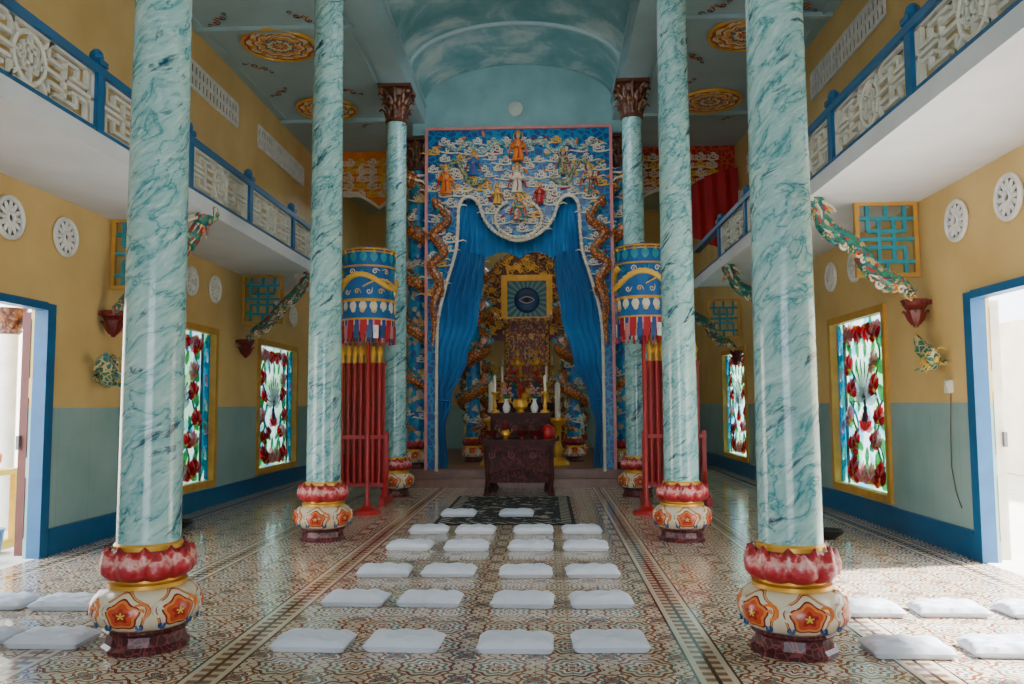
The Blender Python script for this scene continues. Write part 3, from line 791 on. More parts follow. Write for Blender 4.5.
# ------------------------------------------------------------ altar screen
YS=15.35; half=[(1.56,.3),(1.56,2.5),(1.52,3.2),(1.36,3.85),(1.2,4.4),(1.16,4.85),(1.14,5.25),(1.05,5.42),(.9,5.45),(.76,5.32),(.64,5.0),(.45,4.78),(.2,4.64)]
full=[(-x,z) for x,z in half]+[(0,4.6)]+list(reversed(half))
full=smoothpts(full,4)
scr=empty('altar_screen',(0,YS,0),'blue altar screen covered in cream cloud relief with dragons','screen')
poly=[(-1.76,.3)]+full+[(1.76,.3),(1.76,6.8),(-1.76,6.8)]
N=len(poly); m=MB()
m.add([(x,0,z) for x,z in poly]+[(x,.1,z) for x,z in poly],[tuple(range(N)),tuple(reversed(range(N,2*N)))]+[(i,N+i,N+(i+1)%N,(i+1)%N) for i in range(N)])
m.build('screen_panel',['panelblue'],parent=scr,smooth=False)
m=MB()
for q in(-1,1): m.box((q*1.76,-.02,3.55),(.055,.07,6.5))
m.box((0,-.02,6.79),(3.465,.07,.055)); m.build('pink_border',['pink'],parent=scr,smooth=False)
m=MB(); m.tube([(x,-.03,z) for x,z in full],.03,8,0)
for i in range(0,len(full),1):
    x,z=full[i]; m.ball((x,-.05,z),.04,0,6,4)
m.build('opening_border',['cream'],parent=scr)
def inside(x,z,P):
    c=False;j=len(P)-1
    for i in range(len(P)):
        if (P[i][1]>z)!=(P[j][1]>z) and x<(P[j][0]-P[i][0])*(z-P[i][1])/(P[j][1]-P[i][1])+P[i][0]: c=not c
        j=i
    return c
opening=full
m=MB(); rnd=random.Random(5)
z=2.3; row=0
while z<6.7:
    x=-1.6+(.15 if row%2 else 0)
    while x<1.62:
        xx=x+rnd.uniform(-.06,.06); zz=z+rnd.uniform(-.04,.04)
        if all(not inside(xx+dx,zz+dz,opening) for dx,dz in((.1,0),(-.1,0),(0,.1),(0,-.1))) and abs(xx)<1.64:
            m.cloud(xx,zz,rnd.uniform(.7,1.25),-.03,rnd,rnd.choice((0,0,0,0,0,0,2)))
            if rnd.random()<.6:
                a=rnd.uniform(0,6.3); m.leaf(xx+.12,zz+.06,a,.13,.055,-.02,.02,rnd.choice((3,4,5,2)))
        x+=.31
    z+=.17; row+=1
o=m.build('cloud_relief',['cream','pink','yellow','orange','red','teal'],parent=scr); o['kind']='stuff'
def relief_dragon(s,pts,r,mat='scale'):
    m=MB(); P=[(s*a,-.07,b) for a,b in smoothpts(pts,5)]
    dragon(m,P,r,lambda i:(0,-.6,.7),0,1,2,3,seg=8)
    m.build('relief_dragon',[mat,'cream','teal','red'],parent=scr)
for s in(-1,1):
    relief_dragon(s,[(1.64,2.6),(1.6,3.0),(1.62,3.4),(1.5,3.8),(1.66,4.15),(1.42,4.4),(1.62,4.75),(1.35,5.0),(1.5,5.25)],.09)
    relief_dragon(s,[(1.5,6.55),(1.2,6.35),(.95,6.5),(.7,6.3),(.45,6.5),(.25,6.45)],.05,'dblue')
    relief_dragon(s,[(1.6,6.15),(1.4,6.0),(1.2,6.15),(1.05,5.95),(.9,5.7),(.7,5.75)],.045,'greenscale')
def figure(parent,x,y,z,k,robe,name='deity_figure'):
    m=MB(); m.M=Matrix.Translation((x,y,z))@Matrix.Scale(k,4)
    m.lathe([(.17,0),(.15,.08),(.11,.3),(.12,.42),(.13,.5),(.05,.56),(.035,.6)],14,mi=0,squash=.6)
    for q in(-1,1):
        m.tube([(q*.11,0,.5),(q*.17,-.05,.38),(q*.05,-.12,.36)],[.045,.05,.04],6,0); m.ball((q*.03,-.13,.37),.025,1,6,5)
        m.tube([(q*.1,-.05,.52),(q*.2,-.03,.3),(q*.26,0,.1)],[.02,.03,.01],5,3)
    m.ball((0,-.01,.665),(.055,.06,.07),1,10,8); m.ball((0,-.067,.66),(.012,.014,.018),1,5,4)
    m.lathe([(.06,.7),(.065,.73),(.04,.8),(.01,.83)],10,mi=2)
    m.tube([(0,-.09,.34),(.02,-.1,.2),(0,-.1,.04)],[.02,.02,.03],5,3)
    m.tube([(.12*math.cos(a*pi/9),.04,.67+.12*math.sin(a*pi/9)) for a in range(18)],.012,5,2,True)
    m.M=Matrix.Identity(4)
    return m.build(name,[robe,'skin','gold','red'],parent=parent)
for x,z,k_,r in((0,6.12,.72,'orange'),(-.02,5.5,.72,'cream'),(0,4.98,.65,'motley'),(-1.38,5.5,.7,'orange'),(1.33,5.5,.7,'motley'),(.85,5.85,.6,'greenscale'),(-.85,5.85,.6,'bluecloth'),(-.4,5.3,.5,'yellow'),(.4,5.3,.5,'red')):
    figure(scr,x,-.12,z,k_,r)
m=MB(); m.tube([(.44*math.sin(a),-.06,5.02-.36*math.cos(a)) for a in [(-2.6+5.2*i/28) for i in range(29)]],.03,6)
for i in range(0,29): 
    a=-2.6+5.2*i/28; m.ball((.44*math.sin(a),-.08,5.02-.36*math.cos(a)),.038,0,6,4)
m.build('pendant_border',['cream'],parent=scr)
m=MB(); m.M=Matrix.Rotation(pi/2,4,'X'); m.lathe([(.15,0),(.14,.03),(.09,.04),(.02,.04)],24); m.M=Matrix.Identity(4)
tag(m.build('round_lamp',['shadow'],loc=(-.05,15.44,7.2)),'small round lamp on the wall above the screen','lamp')
bpy.data.objects['round_lamp'].data.materials[0]=plain('lamp_glass',(.42,.5,.46),.4)

# ------------------------------------------------------------ curtains
cur=empty('altar_curtain',(0,YS+.2,0),'blue satin curtain drawn back on both sides of the altar','curtain')
def interp(T,z):
    T=sorted(T,key=lambda a:a[0])
    if z<=T[0][0]: return T[0][1]
    for (a,b),(c,d) in zip(T,T[1:]):
        if z<=c:
            t=(z-a)/(c-a); t=t*t*(3-2*t); return b+(d-b)*t
    return T[-1][1]
outer=[(.32,1.72),(1.3,1.72),(2.4,1.72),(3.4,1.62),(4.4,1.3),(5.5,1.2)]
inner=[(.32,1.36),(1.1,1.42),(1.6,1.30),(2.4,1.0),(3.2,.79),(3.9,.70),(4.35,.66),(5.5,.6)]
for s in(-1,1):
    m=MB(); nz,nx=60,56; vs=[];fs=[]
    for j in range(nz+1):
        z=.32+(5.5-.32)*j/nz; a=interp(outer,z); b=interp(inner,z)
        for i in range(nx+1):
            t=i/nx; x=a+(b-a)*t; amp=.045+.02*math.sin(z*2)
            ph=t*2*pi*6+math.sin(z*1.3)*.8+t*t*3
            yy=amp*math.sin(ph)+.015*math.sin(t*41+z*3)
            if 1.45<z<1.65: yy*=.5
            vs.append((s*x,yy,z))
    for j in range(nz):
        for i in range(nx): fs.append((j*(nx+1)+i,j*(nx+1)+i+1,(j+1)*(nx+1)+i+1,(j+1)*(nx+1)+i))
    m.add(vs,fs); m.build('curtain_panel',['curtain'],parent=cur)
    m=MB(); m.tube([(s*(1.55+.2*math.cos(a*pi/10)),.02+.07*math.sin(a*pi/10),1.6+.02*math.cos(a*pi/10)) for a in range(20)],.025,6,0,True)
    m.build('curtain_tieback',['bluecloth'],parent=cur)
m=MB(); nx,nz=90,14; vs=[];fs=[]
for j in range(nz+1):
    for i in range(nx+1):
        x=-.95+1.9*i/nx; zb=4.3+.12*abs(math.sin(x*5)); zt=5.5; z=zb+(zt-zb)*j/nz
        vs.append((x,-.03+.035*math.sin(x*34+math.sin(z*3)),z))
for j in range(nz):
    for i in range(nx): fs.append((j*(nx+1)+i,j*(nx+1)+i+1,(j+1)*(nx+1)+i+1,(j+1)*(nx+1)+i))
m.add(vs,fs); m.build('valance',['curtain'],parent=cur)

# ------------------------------------------------------------ aisle end panels
for s in(-1,1):
    lab='cream and orange cloud relief panel with a radiating wheel' if s<0 else 'red relief panel with white cloud scrolls and scalloped edge'
    e=empty('aisle_relief_panel',(s*3.4,17.3,0),lab,'relief panel','aisle relief panels')
    m=MB(); top=7.0; P=[(-1.15,top)]
    for i in range(41):
        x=-1.15+2.3*i/40; P.append((x,(5.75 if s<0 else 5.7)+.35*abs(math.sin((x+1.15)*2.1))))
    P.append((1.15,top)); N=len(P)
    m.add([(x,0,z) for x,z in P]+[(x,.08,z) for x,z in P],[tuple(range(N)),tuple(reversed(range(N,2*N)))]+[(i,N+i,N+(i+1)%N,(i+1)%N) for i in range(N)])
    m.build('panel_ground',['orange' if s<0 else 'redground'],parent=e,smooth=False)
    m=MB(); z=6.1
    while z<6.85:
        x=-.82
        while x<.84:
            m.cloud(x+rnd.uniform(-.02,.02),z,1.1,-.02,rnd,rnd.choice((0,0,0,1))); x+=.25
        z+=.17
    m.tube([(P[i][0]*.95,-.02,P[i][1]) for i in range(1,N-1)],.035,6,0)
    if s<0:
        for i in range(12): m.leaf(.72,6.25,2*pi*i/12,.3,.1,-.06,.02,0)
        m.tube([(.72+.33*math.cos(a*pi/10),-.06,6.25+.33*math.sin(a*pi/10)) for a in range(20)],.025,5,1,True)
    o=m.build('cloud_scrolls',['cream','yellow'],parent=e); o['kind']='stuff'
e=empty('red_drape',(3.4,17.1,0),'deep red cloth drape gathered beneath the relief panel','curtain')
m=MB(); vs=[];fs=[];nx,nz=60,20
for j in range(nz+1):
    for i in range(nx+1):
        t=i/nx; x=-.5+1.65*t; zb=5.25-.75*t**1.2; zt=5.7+.75*math.sin(t*pi/2)**1.3; z=zb+(zt-zb)*j/nz
        vs.append((x,.04*math.sin(t*36+z)+.02*math.sin(z*9),z))
for j in range(nz):
    for i in range(nx): fs.append((j*(nx+1)+i,j*(nx+1)+i+1,(j+1)*(nx+1)+i+1,(j+1)*(nx+1)+i))
m.add(vs,fs); m.build('drape_cloth',['redcloth'],parent=e)

# ------------------------------------------------------------ sanctuary altar
sh=empty('altar_shrine',(0,21.9,.3),'tall carved red and gold altar with framed eye emblem','altar')
m=MB()
for (w,d,z,h) in((3.0,1.6,0,.8),(2.5,1.2,.8,.6),(1.7,.9,1.4,.5),(1.2,.7,1.9,1.5)):
    m.box((0,0,z+h/2),(w,d,h-.06),0); m.box((0,-.02,z+h-.03),(w+.08,d+.08,.06),1); m.box((0,-.02,z+.05),(w+.06,d+.06,.05),1)
    n=max(3,int(w/.3))
    for i in range(n):
        x=-w/2+w*(i+.5)/n; m.box((x,-d/2-.01,z+h/2),(w/n*.75,.03,h*.55),1); m.box((x,-d/2-.03,z+h/2),(w/n*.55,.02,h*.35),0)
m.build('altar_tiers',['carvedred','carved'],parent=sh,smooth=False)
m=MB()
for x in(-.52,.52):
    m.lathe([(.06,0),(.05,.05),(.045,1.3),(.07,1.4)],10,(x,-.4,1.95),0)
m.box((0,-.35,3.42),(1.5,.5,.08),0)
for x in(-.75,.75): m.tube([(x*.9,-.6,3.44),(x*1.05,-.62,3.48),(x*1.2,-.64,3.62)],[.05,.04,.015],6,0)
m.build('altar_canopy',['carved'],parent=sh)
zc=4.0; FW,FH=1.2,1.12
m=MB(); m.frame(0,-.3,zc,FW+.16,FH+.16,.16,.12); m.build('gilded_frame',['gold'],parent=sh,smooth=False)
m=MB(); rr=random.Random(2)
arch=[(-1.0,2.9),(-1.08,3.6),(-1.05,4.3),(-.85,4.85),(-.45,5.2),(0,5.32),(.45,5.2),(.85,4.85),(1.05,4.3),(1.08,3.6),(1.0,2.9)]
A=smoothpts(arch,4); N=len(A)
m.add([(x,-.2,z) for x,z in A]+[(x,-.12,z) for x,z in A],[tuple(range(N)),tuple(reversed(range(N,2*N)))]+[(i,N+i,N+(i+1)%N,(i+1)%N) for i in range(N)],1)
m.tube([(x,-.22,z) for x,z in A],.07,7,0)
for i in range(190):
    x=rr.uniform(-1,1); z=rr.uniform(3.0,5.25)
    if inside(x,z,A) and not(abs(x)<FW/2+.05 and abs(z-zc)<FH/2+.05):
        m.spiral(x,z,rr.uniform(.06,.11),1.3,rr.uniform(0,6),-.24,.028,rr.choice((0,2,2)),rr.choice((1,-1)),.6)
m.build('carved_surround',['carved','darkred','gold'],parent=sh)
o=MB(); o.box((0,0,0),(FW-.14,.02,FH-.14),0); o.build('emblem_panel',['eye'],loc=(0,-.3,zc),parent=sh,smooth=False)
# eye on a blue globe
m=MB(); m.ball((0,-.01,-.03),(.34,.06,.34),2,28,16)
for sgn in(1,-1): m.tube([(.2*t,-.075+.02*t*t,-.03+sgn*.085*(1-t*t)) for t in [i/8-1 for i in range(17)]],.012,5,0)
m.ball((0,-.07,-.03),(.06,.02,.06),1,12,8); m.tube([(-.18,-.06,.09),(0,-.075,.14),(.18,-.06,.09)],[.01,.018,.01],5,1)
m.build('eye_emblem',['cream','black','deepblue'],loc=(0,-.3,zc),parent=sh)
def vase(loc,k,mat,flower,label):
    e=empty('flower_vase',loc,label,'vase','altar vases')
    m=MB(); m.lathe([(.06*k,0),(.1*k,.06*k),(.12*k,.18*k),(.06*k,.3*k),(.05*k,.36*k),(.08*k,.42*k)],16); m.build('vase_body',[mat],parent=e)
    m=MB(); r=random.Random(int(k*100))
    for i in range(16):
        a=r.uniform(0,2*pi); d=r.uniform(.02,.18)*k; h=r.uniform(.5,.85)*k
        m.tube([(0,0,.38*k),(d*math.sin(a),d*math.cos(a),h)],[.008,.006],4,1)
        for j in range(5): m.ball((d*math.sin(a)+.03*k*math.cos(j*1.25),d*math.cos(a)+.03*k*math.sin(j*1.25),h),.03*k,0,6,4)
    o=m.build('bouquet',[flower,'green'],parent=e); o['kind']='stuff'
    return e
def candle(loc,k,label='brass candlestick with a tall white candle'):
    e=empty('candlestick',loc,label,'candlestick','altar candlesticks')
    m=MB(); m.lathe([(.09*k,0),(.08*k,.03*k),(.025*k,.06*k),(.04*k,.12*k),(.02*k,.18*k),(.03*k,.3*k),(.07*k,.34*k),(.06*k,.36*k)],16); m.build('holder',['gold'],parent=e)
    m=MB(); m.lathe([(.022*k,.35*k),(.022*k,.62*k),(.005,.64*k)],12); m.build('candle',['cream'],parent=e)
    return e
def burner(loc,k,mat='gold'):
    e=empty('incense_burner',loc,'round brass incense burner with sticks','incense burner')
    m=MB(); m.lathe([(.08*k,0),(.09*k,.03*k),(.06*k,.05*k),(.14*k,.12*k),(.15*k,.2*k),(.12*k,.26*k),(.14*k,.28*k)],20)
    for q in(-1,1): m.tube([(q*.14*k,0,.18*k),(q*.2*k,0,.22*k),(q*.19*k,0,.3*k)],.015*k,6)
    m.build('bowl',[mat],parent=e)
    m=MB()
    for i in range(7): m.tube([(0,0,.24*k),(.05*k*math.sin(i*.9),.05*k*math.cos(i*.9),.55*k)],.005*k,4)
    m.build('incense_sticks',['red'],parent=e)
    return e
for x in (-.95,.95): vase((x,21.5,1.72),1.1,'white','yellow','white vase of yellow flowers on the altar tier')
for x in(-.65,.65): candle((x,21.6,2.22),.9)
for x in(-1.3,1.3): vase((x,21.2,1.12),1.2,'motley','redcloth','painted vase of red flowers on the lower altar tier')
burner((0,21.38,1.72),.8)
for x in(-.25,.25):
    f=empty('seated_statue',(x,21.51,2.22),'small gilded statue on the altar','statue'); figure(f,0,0,.0,.9,'gold','statue_body')

def table(loc,W,D,H,label,mat='wood',apron=.22,legs=.09,name='altar_table'):
    e=empty(name,loc,label,'table')
    m=MB(); m.box((0,0,H-.03),(W,D,.06)); m.box((0,0,H-.08),(W-.06,D-.06,.04))
    for q in(-1,1): m.tube([(q*(W/2-.03),-D/2+.02,H-.02),(q*(W/2+.04),-D/2+.02,H+.0),(q*(W/2+.05),-D/2+.02,H+.06)],[.03,.03,.012],6)
    m.build('table_top',[mat],parent=e,smooth=False)
    m=MB()
    for r in(-1,1):
        y=r*(D/2-.06); m.box((0,y,H-.1-apron/2),(W-.12,.03,apron))
        n=9
        for i in range(n):
            x=-(W-.2)/2+(W-.2)*(i+.5)/n
            m.spiral(x,H-.1-apron/2,.06,1.3,i,y-.02,.014,1 if i%3==0 else 0,1 if i%2 else -1,.4)
        for i in range(13):
            x=-W/2+.1+(W-.2)*i/12; h=.05+.12*abs(i-6)/6
            m.box((x,y,H-.1-apron-h/2),((W-.2)/12,.026,h))
    for q in(-1,1): m.box((q*(W/2-.06),0,H-.1-apron/2),(.03,D-.16,apron))
    m.build('carved_apron',['woodcarve','darkred'],parent=e,smooth=False)
    lm=MB(); lm.tube([(0,0,H-.1),(0,0,H*.6),(.015,0,H*.3),(-.01,0,.12),(.0,0,.03)],[legs*.6,legs*.55,legs*.42,legs*.4,legs*.65],8); lm.box((0,0,.02),(legs*1.3,legs*1.3,.04))
    l0=None
    for i in(-1,1):
        for j in(-1,1):
            p=(i*(W/2-.08),j*(D/2-.07),0)
            if l0 is None: l0=lm.build('leg',[mat],parent=e,loc=p)
            else:
                c=l0.copy(); COL.objects.link(c); c.location=p
    return e
t1=table((.03,13.95,0),1.22,.62,.93,'dark rosewood offering table with carved apron in front of the altar',apron=.3)
m=MB(); m.box((0,-.2,.38),(1.02,.02,.34)) 
for i in range(7): m.spiral(-.45+.15*i,.38,.06,1.3,i,-.22,.014,0,1 if i%2 else -1,.4)
m.build('carved_panel',['woodcarve'],parent=t1,smooth=False)
t2=table((.03,14.65,0),1.1,.55,1.36,'taller dark rosewood altar table behind the offering table',apron=.3)
burner((.03,14.6,1.36),.9)
for x in(-.42,.47): candle((x,14.6,1.36),1.05)
for x in(-.22,.28): vase((x,14.72,1.36),.6,'white','pink','white vase of pink flowers on the tall altar table')
burner((-.2,13.9,.93),.55,'gold')
m=MB(); m.lathe([(.05,0),(.05,.02),(.03,.05),(.11,.1),(.13,.14),(.0,.11)],18)
b0=tag(m.build('offering_bowl',['darkred'],loc=(.3,13.9,.93)),'dark red footed offering bowl on the table','bowl','offering bowls'); clone(b0,(-.45,13.95,.93)); clone(b0,(.08,13.95,.93))
m=MB(); m.lathe([(.09,0),(.11,.05),(.11,.16),(.07,.22),(.02,.24)],18)
tag(m.build('wooden_drum',['red'],loc=(.52,13.95,.93)),'small red lidded drum on the table','drum')
for x in(-.62,.72):
    candle((x,16.6,.3),2.6,'tall brass floor candlestick with white candle beside the altar')
table((0,18.6,.3),1.5,.7,1.25,'dark red altar table inside the sanctuary',apron=.3)
for x in(-.5,.5): candle((x,18.55,1.55),1.3)
for x in(-.25,.28): vase((x,18.65,1.55),.9,'blue','redcloth','blue vase of red flowers on the sanctuary table')
burner((0,18.4,1.55),.8)
e=empty('bronze_bowl',(3.05,15.6,0),'dark bronze bowl on a low wooden stand','bowl')
m=MB(); m.lathe([(.08,.42),(.2,.5),(.24,.6),(.24,.66),(.22,.66),(.2,.56),(.02,.5)],24); m.build('bowl_body',['black'],parent=e)
m=MB(); m.lathe([(.2,0),(.18,.05),(.1,.1),(.1,.34),(.2,.4),(.2,.43)],16); m.build('bowl_stand',['wood'],parent=e)
m=MB(); m.lathe([(.07,0),(.1,.02),(.16,.07),(.17,.1),(.155,.1),(.1,.04),(.02,.03)],24)
b1=tag(m.build('floor_bowl',['black'],loc=(3.62,9.4,0)),'small dark bowl standing on the tiled floor','bowl','dark floor bowls'); clone(b1,(-4.05,10.1,0))

# ------------------------------------------------------------ parasols
def parasol(x,y):
    e=empty('ceremonial_parasol',(x,y,0),'blue drum parasol with gold dragon and striped fringe','parasol','ceremonial parasols')
    R=.36
    def tier(z0,z1,r,mat,name,wav=.012):
        m=MB(); seg=72; vs=[];fs=[];nz=6
        for j in range(nz+1):
            for i in range(seg):
                a=2*pi*i/seg; rr=r*(1+.02*(1-j/nz))+wav*math.sin(a*18)*(1-j/nz); vs.append((rr*math.sin(a),-rr*math.cos(a),z0+(z1-z0)*j/nz))
        for j in range(nz):
            for i in range(seg): fs.append((j*seg+i,j*seg+(i+1)%seg,(j+1)*seg+(i+1)%seg,(j+1)*seg+i))
        m.add(vs,fs); return m.build(name,[mat],parent=e)
    tier(2.6,3.7,R,'bluecloth','drum_cloth',.006)
    m=MB(); m.lathe([(R,3.7),(R*.6,3.73),(.05,3.74),(.03,3.78)],36)
    m.build('parasol_top',['deepblue'],parent=e)
    m=MB(); seg=26
    for i in range(seg):
        a0=2*pi*i/seg
        m.M=Matrix.Rotation(a0,4,'Z')@Matrix.Translation((0,-R*1.05,0))
        m.box((0,0,2.52),(.07,.015,.18),[0,1,2,1,0,3][i%6]); m.tube([(0,0,2.43),(0,0,2.37)],[.014,.022],5,[0,1,0,3][i%4])
    m.M=Matrix.Identity(4); m.build('tassel_fringe',['redcloth','deepblue','white','pink'],parent=e)
    tier(2.52,2.7,R*1.03,'fringe','fringe_band',.01)
    for z in(2.7,2.97,3.44,3.68):
        m=MB(); m.tube([(R*1.04*math.sin(a*pi/18),-R*1.04*math.cos(a*pi/18),z) for a in range(36)],.014,5,0,True); m.build('gold_band',['gold'],parent=e)
    for nm,zz,mats in(('scalloped_trim',3.64,['teal','gold']),('scalloped_trim',2.95,['cream','gold'])):
        m=MB()
        m.tube([(R*1.045*math.sin(a*pi/16),-R*1.045*math.cos(a*pi/16),zz) for a in range(32)],.009,5,1,True)
        for i in range(16):
            m.M=Matrix.Rotation(2*pi*i/16,4,'Z')@Matrix.Translation((0,-R*1.04,0))
            m.leaf(0,zz,-pi/2,.15,.11,0,.012,0); m.ball((0,-.01,zz),.022,1,6,4)
        m.M=Matrix.Identity(4); m.build(nm,mats,parent=e)
    m=MB()
    for row,(zz,n_) in enumerate(((3.36,14),(3.08,14),(2.82,16))):
        for i in range(n_):
            m.M=Matrix.Rotation(2*pi*(i+.5*row)/n_,4,'Z')@Matrix.Translation((0,-R*1.035,0))
            m.spiral(0,zz,.04,1.2,i,0,.009,(1,0,2)[(i+row)%3],1 if i%2 else -1,.7)
    m.M=Matrix.Identity(4); o=m.build('embroidered_clouds',['cream','teal','yellow'],parent=e); o['kind']='stuff'
    m=MB(); pts=[]
    for i in range(60):
        t=i/59; a=t*2*pi*1.8; pts.append((R*1.07*math.sin(a),-R*1.07*math.cos(a),3.14+.1*math.sin(t*26)+.14*t))
    dragon(m,pts,.036,lambda i:(pts[min(i,59)][0],pts[min(i,59)][1],.3),0,0,0,1,seg=6)
    m.build('embroidered_dragon',['yellow','red'],parent=e)
    m=MB(); m.lathe([(.2,0),(.18,.05),(.06,.1),(.028,.2),(.028,3.7)],14); m.build('parasol_pole',['red'],parent=e)
parasol(-2.02,11.5); parasol(1.86,11.5)

def rack(x,y):
    e=empty('staff_rack',(x,y,0),'red lacquered slatted rack holding ceremonial staffs','rack','staff racks')
    m=MB()
    for q in(-1,1): m.box((q*.45,0,.06),(.08,.7,.12)); m.box((q*.45,0,.6),(.06,.06,1.0)); m.tube([(q*.45,-.32,.12),(q*.45,-.1,.3),(q*.45,0,.5)],[.03,.03,.03],6)
    m.box((0,.0,.3),(.84,.14,.05)); m.box((0,.05,1.02),(.96,.03,.06)); m.box((0,-.05,1.02),(.96,.03,.06))
    m.build('rack_frame',['red'],parent=e,smooth=False)
    m=MB()
    for i in range(9): m.box((-.38+.095*i,.07,1.2),(.06,.015,1.85))
    m.box((0,.07,2.14),(.86,.03,.05))
    m.build('slat_backing',['red'],parent=e,smooth=False)
s0=None
for rx,ry in((-2.42,12.6),(2.42,12.6)):
    rack(rx,ry)
    for i in range(8):
        loc=(rx-.34+.097*i,ry,.325)
        if s0 is None:
            s0=empty('ceremonial_staff',loc,'red ceremonial staff with gilded ornamental head','staff','ceremonial staffs')
            m=MB(); m.lathe([(.03,0),(.03,1.85)],10); m.build('shaft',['red'],parent=s0)
            m=MB(); m.lathe([(.03,1.84),(.042,1.88),(.03,1.92),(.038,1.98),(.042,2.04),(.01,2.14)],10); m.leaf(.0,1.92,1.2,.14,.05); m.leaf(-.0,1.92,1.94,.14,.05); m.build('staff_head',['gold'],parent=s0)
        else: clone(s0,loc)

# ------------------------------------------------------------ carpet & cushions
m=MB(); m.box((0,0,.006),(1.8,3.2,.012)); tag(m.build('carpet',['carpet'],loc=(-.05,12.0,.001),smooth=False),'black floral carpet with pale patterned border','carpet')
def cushion_mesh(seed):
    r=random.Random(seed); m=MB(); nx,ny=30,20; W,D,H=.475,.3,.082
    ph=[r.uniform(0,6) for _ in range(6)]
    vs=[];fs=[]
    for side in(1,-1):
        for j in range(ny+1):
            for i in range(nx+1):
                u=i/nx*2-1; v=j/ny*2-1
                e=(max(0,1-abs(u)**5)*max(0,1-abs(v)**4))**.5
                wr=.006*math.sin(u*9+ph[0]+2*math.sin(v*4+ph[1]))+.005*math.sin(v*11+ph[2]+u*5)+.004*math.sin((u+v)*17+ph[3])
                x=u*W/2*(1-.02*(1-v*v)); y=v*D/2*(1-.04*(1-u*u))
                z=H*.42+side*(H*.58)*e+(wr*e if side>0 else 0)
                if side<0: z=max(.0,H*.42*(1-min(1,e*2.2)))
                vs.append((x,y,z))
    o=(nx+1)*(ny+1)
    for j in range(ny):
        for i in range(nx):
            a=j*(nx+1)+i; fs.append((a,a+1,a+nx+2,a+nx+1)); fs.append((o+a,o+a+nx+1,o+a+nx+2,o+a+1))
    m.add(vs,fs); return m
cm=[]
rows=[(5.22,(-.974,-.40,.293,.873)),(6.33,(-.97,-.397,.305,.89)),(7.38,(-.957,-.38,.30,.885)),(8.7,(-.945,-.35,.32,.89)),(9.8,(-.905,-.352,.33,.895)),(11.2,(-.70,.078)),
 (5.25,(-2.66,-3.2)),(6.2,(-3.12,-3.66)),(5.15,(2.64,3.24)),(6.1,(2.76,3.34,3.95))]
r=random.Random(4); idx=0
for ri,(y,xs) in enumerate(rows):
    for x in xs:
        loc=(x,y+r.uniform(-.02,.02),.014 if ri==5 else .002); rz=r.uniform(-.06,.06)
        aisle=ri>=6
        lab='plump white cotton kneeling cushion on the side aisle floor' if aisle else 'plump white cotton kneeling cushion on the patterned floor'
        if len(cm)<3:
            o=tag(cushion_mesh(idx).build('floor_cushion',['cushion'],loc=loc,rotz=rz),lab,'cushion','rows of kneeling cushions'); cm.append(o)
        else: clone(cm[idx%3],loc,rz,label=lab)
        idx+=1

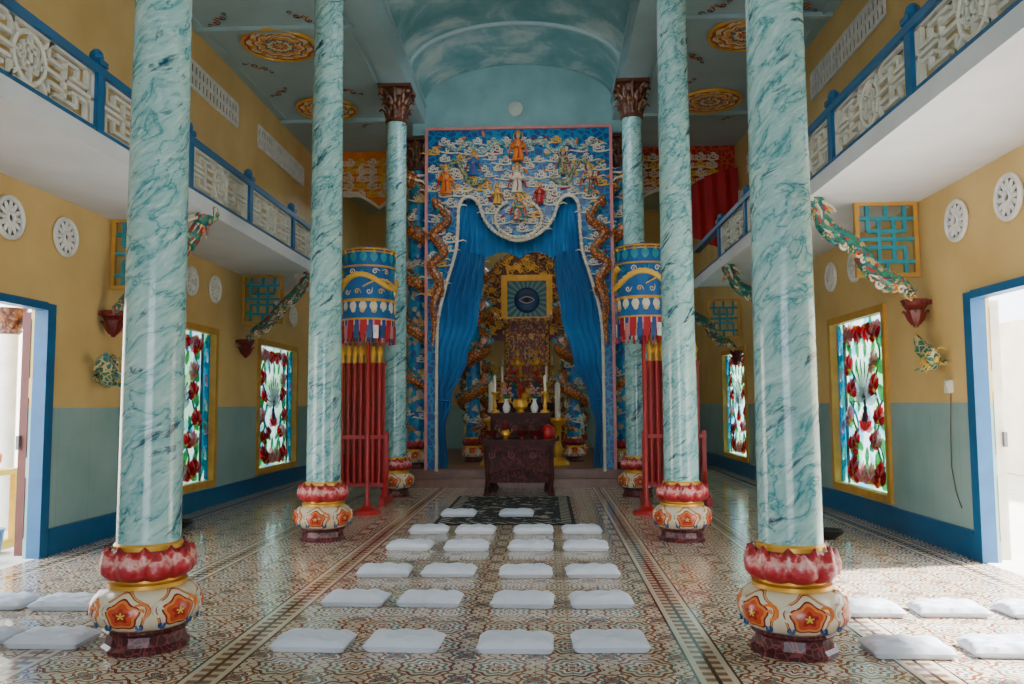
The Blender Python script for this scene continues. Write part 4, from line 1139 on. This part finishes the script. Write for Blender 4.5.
# ------------------------------------------------------------ wall fittings
e=empty('dragon_fish_ornament',(-WX+.17,8.95,1.9),'green dragon fish ornament on the yellow wall','ornament')
m=MB(); P=[(.04*math.sin(i*.35),-.2+.03*i,.12*math.sin(i*.5)) for i in range(14)]
dragon(m,P,.075,lambda i:(.3,0,.8),0,1,2,3); m.build('ornament_body',['greenscale','cream','teal','red'],parent=e)
e=empty('dragon_fish_ornament',(WX-.11,8.75,2.05),'green dragon ornament hanging on the yellow wall','ornament')
m=MB(); P=[(-.03*math.sin(i*.6),.22-.03*i,.16*math.cos(i*.3)) for i in range(14)]
dragon(m,P,.07,lambda i:(-.3,0,.8),0,1,2,3); m.build('ornament_body',['greenscale','green','yellow','red'],parent=e)
e=empty('switch_box',(WX-.03,8.5,1.66),'small pale wall switch box with dangling cable','switch')
m=MB(); m.box((0,0,0),(.05,.09,.13)); m.box((-.03,0,.02),(.01,.05,.05)); m.build('box_body',['fret'],parent=e,smooth=False)
m=MB(); m.tube([(.02,0,-.065),(.015,.03,-.4),(.015,.05,-.8),(.015,-.02,-1.05),(.015,-.12,-1.2)],.005,5); m.build('cable',['shadow'],parent=e)

# ------------------------------------------------------------ lights
w=bpy.data.worlds.new('sky'); bpy.context.scene.world=w; w.use_nodes=True
bg=w.node_tree.nodes['Background']; bg.inputs[0].default_value=(.80,.91,1,1); bg.inputs[1].default_value=7.6
def area(name,loc,rot,sx,sy,p,c=(1,1,1)):
    l=bpy.data.lights.new(name,'AREA'); l.shape='RECTANGLE'; l.size=sx; l.size_y=sy; l.energy=p; l.color=c
    o=bpy.data.objects.new(name,l); COL.objects.link(o); o.location=loc; o.rotation_euler=rot; return o
area('entrance_fill',(0,-2.6,3.2),(pi/2,0,0),5,4,45,(.88,.95,1))  # fill light added behind the camera to brighten the hall
area('nave_fill',(0,7,6.6),(0,0,0),2.5,9,40,(.95,.98,1))  # unseen panel added under the vault to light the nave from above
area('altar_fill',(0,17.5,6.2),(math.radians(20),0,0),2.5,2,28,(1,.82,.6))  # warm fill added over the sanctuary, no fixture belongs to it
area('screen_fill',(0,12.2,6.3),(math.radians(55),0,0),3,1,38,(.95,.98,1))  # extra fill aimed at the altar screen, not an actual fixture
s=bpy.data.lights.new('sun','SUN'); s.energy=38; s.angle=.06; s.color=(1,.97,.93)
so=bpy.data.objects.new('sun',s); COL.objects.link(so); so.rotation_euler=(math.radians(-8),math.radians(40),0)

# ------------------------------------------------------------ camera
cam=bpy.data.cameras.new('camera'); co=bpy.data.objects.new('camera',cam); COL.objects.link(co)
cam.sensor_width=36; cam.lens=820/1024*36; cam.clip_end=200
yaw=math.atan(34/820); pitch=math.atan(63/820)
co.matrix_world=Matrix.Translation((.495,0,1.5))@Matrix.Rotation(yaw,4,'Z')@Matrix.Rotation(pi/2+pitch,4,'X')@Matrix.Rotation(-.0058,4,'Z')
bpy.context.scene.camera=co
